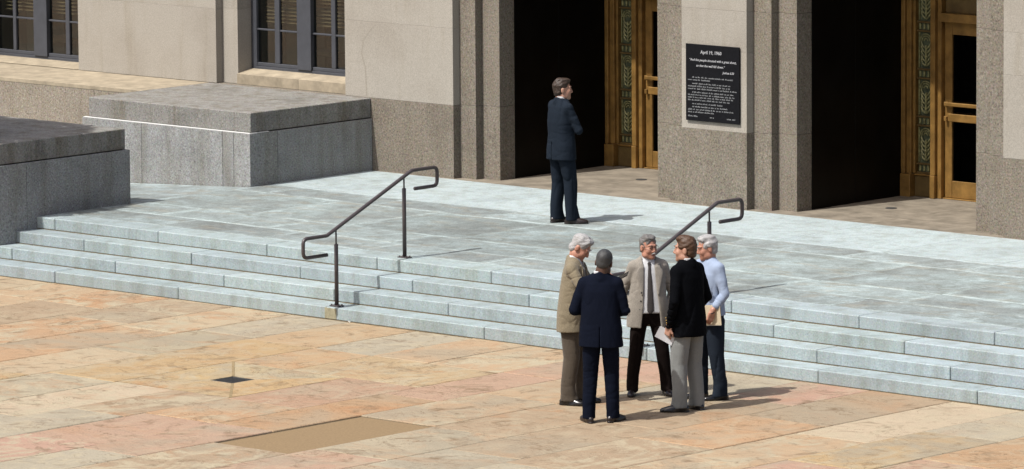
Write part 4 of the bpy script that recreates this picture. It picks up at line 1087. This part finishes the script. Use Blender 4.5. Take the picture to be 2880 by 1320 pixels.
# -- man in light grey jacket with moustache and glasses, facing the camera
def x_grey(root, s, S, H, M3, ly):
    F = Field(); F.cone(H(-.026, .106, -.055), H(0, .112, -.047), .006*s, .009*s, .008); F.cone(H(.026, .106, -.055), H(0, .112, -.047), .006*s, .009*s, .008)
    sdf_obj('moustache', F, HAIR_W, root, .005)
    mb = MB()
    for q in (1, -1):
        mb.tube([H(q*.033+.021*math.cos(t_), .107-.006*abs(math.cos(t_)), .009+.015*math.sin(t_)) for t_ in np.linspace(0, 2*math.pi, 15)], .0014, 5, False)
        mb.tube([H(q*.057, .104, .014), H(q*.079, .06, .014), H(q*.080, .0, .006)], .0022, 5)
    mb.tube([H(-.010, .112, .014), H(0, .116, .017), H(.010, .112, .014)], .0022, 5)
    me = mb.mesh('glasses'); link('glasses', me, GLASSM, root)
    for z, x in ((.98, .118), (1.075, .108), (1.17, .100)):
        F = Field().ell(S((x, .148, z)), (.010, .007, .010), .004); sdf_obj('button', F, BUTTON_D, root, .004)
person('moustached grey-haired man in open light grey jacket and dark tie, facing the camera', (6.395, -1.705, 0), 171, .962, SK_RED, HAIR_G, GREY_T, TR_DARK, LEATHER_B,
       {'ank': {'R': (.185, .0, .09), 'L': (-.20, .03, .09)}, 'elb': {'R': (.285, -.06, 1.14), 'L': (-.285, -.05, 1.14)}, 'wri': {'R': (.195, .05, .93), 'L': (-.195, .05, .93)}},
       head=(-26, 4, 0), hem=.77, seed=21, shirt_m=SHIRTW, tie_m=TIE_G, opening=[(.70, .125, -.01), (.95, .098, -.01), (1.20, .075, -.005), (1.45, .062, 0), (1.56, .075, 0)], feet_yaw=(14, -6), hands={'R': {'d': (-.25, .25, -1), 'n': (-1, 0, 0), 'curl': .3}, 'L': {'d': (.25, .25, -1), 'n': (1, 0, 0), 'curl': .3}}, extra=x_grey, girth=1.13, vent=False, crease=.8, group=GRP)

# -- man in black blazer holding white papers
def x_blazer(root, s, S, H, M3, ly):
    for k in range(3):
        F = Field().ell(S((-.276, .045+.004*k, .935+.026*k)), (.008, .009, .009), .004); sdf_obj('cuff_button', F, BUTTON_G, root, .004)
person('brown-haired man in black blazer and light grey trousers, seen from behind', (7.44, -2.27, 0), -48, 1.035, SK_PINK, HAIR_B, BLACK_W, TR_GREY, LEATHER,
       {'ank': {'R': (.12, -.03, .09), 'L': (-.115, .0, .09)}, 'elb': {'R': (.275, -.03, 1.15), 'L': (-.262, -.045, 1.16)}, 'wri': {'R': (.22, .13, .98), 'L': (-.228, .055, .895)}},
       head=(-28, 2, 0), hem=.785, seed=31, shirt_m=SHIRTW, feet_yaw=(5, -42), extra=x_blazer, girth=1.04, hands={'L': {'n': (1, -.1, 0), 'd': (.02, .25, -1), 'curl': .75}}, group=GRP)

# -- man in pale blue shirt with a folder
def x_blue(root, s, S, H, M3, ly):
    F = Field().loft([(1.00*s, 0, 0, .178*s, .137*s), (1.04*s, 0, 0, .178*s, .137*s)], .004, 2.4); sdf_obj('belt', F, LEATHER, root, .008)
    mb = MB().tube([S((-.205+.030*math.cos(t_), .135+.030*math.sin(t_), .985-.012*math.sin(t_))) for t_ in np.linspace(0, 2*math.pi, 13)], .006, 6, False)
    link('wristwatch', mb.mesh('wristwatch'), LEATHER_B, root)
person('white-haired man in pale blue shirt holding a manila folder', (7.075, -1.49, 0), -128, .978, SK_RED, HAIR_W, None, TR_SLATE, LEATHER,
       {'ank': {'R': (.085, .045, .09), 'L': (-.185, -.01, .09)}, 'elb': {'R': (.23, .09, 1.14), 'L': (-.25, -.01, 1.175)}, 'wri': {'R': (-.02, .215, 1.30), 'L': (-.205, .135, .985)}},
       head=(27, 12, 0), hem=.93, seed=41, shirt_m=BLUE_S, feet_yaw=(10, 18), cuff=.62, fat=1.05, girth=1.06, extra=x_blue, vent=False,
       hands={'L': {'n': (1, -.2, 0), 'd': (.10, .30, -1), 'curl': .8}, 'R': {'n': (0, -1, 0), 'curl': .5}}, group=GRP)

# ------------------------------------------------------------------ things held
def local_point(pos, phi, s, p):
    R_ = Matrix.Rotation(heading(phi), 3, 'Z'); return Vector(pos)+R_@(Vector(p)*s)
# manila folder: two covers and a sheet between them
fp = local_point((7.075, -1.49, 0), -128, .978, (-.160, .145, .955))
fo = empty('folder', fp, heading(-128)+math.radians(38), label='manila folder held by the man in the pale blue shirt', cat='folder'); fo.rotation_euler = (math.radians(3), math.radians(-4), heading(0)+math.radians(-22))
def flat(name, x0, x1, z0, z1, y, t, mat, root, bow=.0):
    n = 5; V, F = [], []
    for sgn in (0, 1):
        for i in range(n+1):
            for k in (0, 1):
                u = i/n; x = x0+(x1-x0)*u; V.append((x, y+bow*math.sin(math.pi*u)+t*sgn, (z0, z1)[k]))
    m_ = 2*(n+1)
    for i in range(n):
        a = 2*i; F += [[a, a+2, a+3, a+1], [m_+a+1, m_+a+3, m_+a+2, m_+a]]
        F += [[a, m_+a, m_+a+2, a+2], [a+1, a+3, m_+a+3, m_+a+1]]
    F += [[0, 1, m_+1, m_], [2*n, m_+2*n, m_+2*n+1, 2*n+1]]
    me = bpy.data.meshes.new(name); me.from_pydata(V, [], F); me.update()
    return link(name, me, mat, root)
flat('cover', -.125, .135, -.115, .090, 0, .003, FOLDER, fo, .008); flat('cover', -.125, .135, -.112, .100, .012, .003, FOLDER, fo, .010); flat('sheet', -.110, .130, -.122, .085, .0055, .003, PAPER, fo, .008)
# folded white papers
pp = local_point((7.44, -2.27, 0), -48, 1.035, (-.228, .095, .79))
po = empty('papers', pp, 0, label='folded white papers in the hand of the man in the black blazer', cat='papers'); po.rotation_euler = (math.radians(8), math.radians(28), heading(0)+math.radians(-12))
flat('sheet', -.105, .095, -.065, .065, 0, .002, PAPER, po, .006); flat('sheet', -.10, .09, -.06, .068, .006, .002, PAPER, po, .010)
# dark notebook
np_ = local_point((6.19, -2.69, 0), 102, 1.012, (.01, .50, 1.35))
no = empty('notebook', np_, 0, label='dark notebook held open by the man in the olive jacket', cat='notebook'); no.rotation_euler = (math.radians(-62), 0, heading(102)+math.radians(8))
flat('cover', -.14, .14, -.11, .11, 0, .006, LEATHER, no, .0); flat('page', -.13, .13, -.10, .10, .0075, .004, PAPER, no, .0)
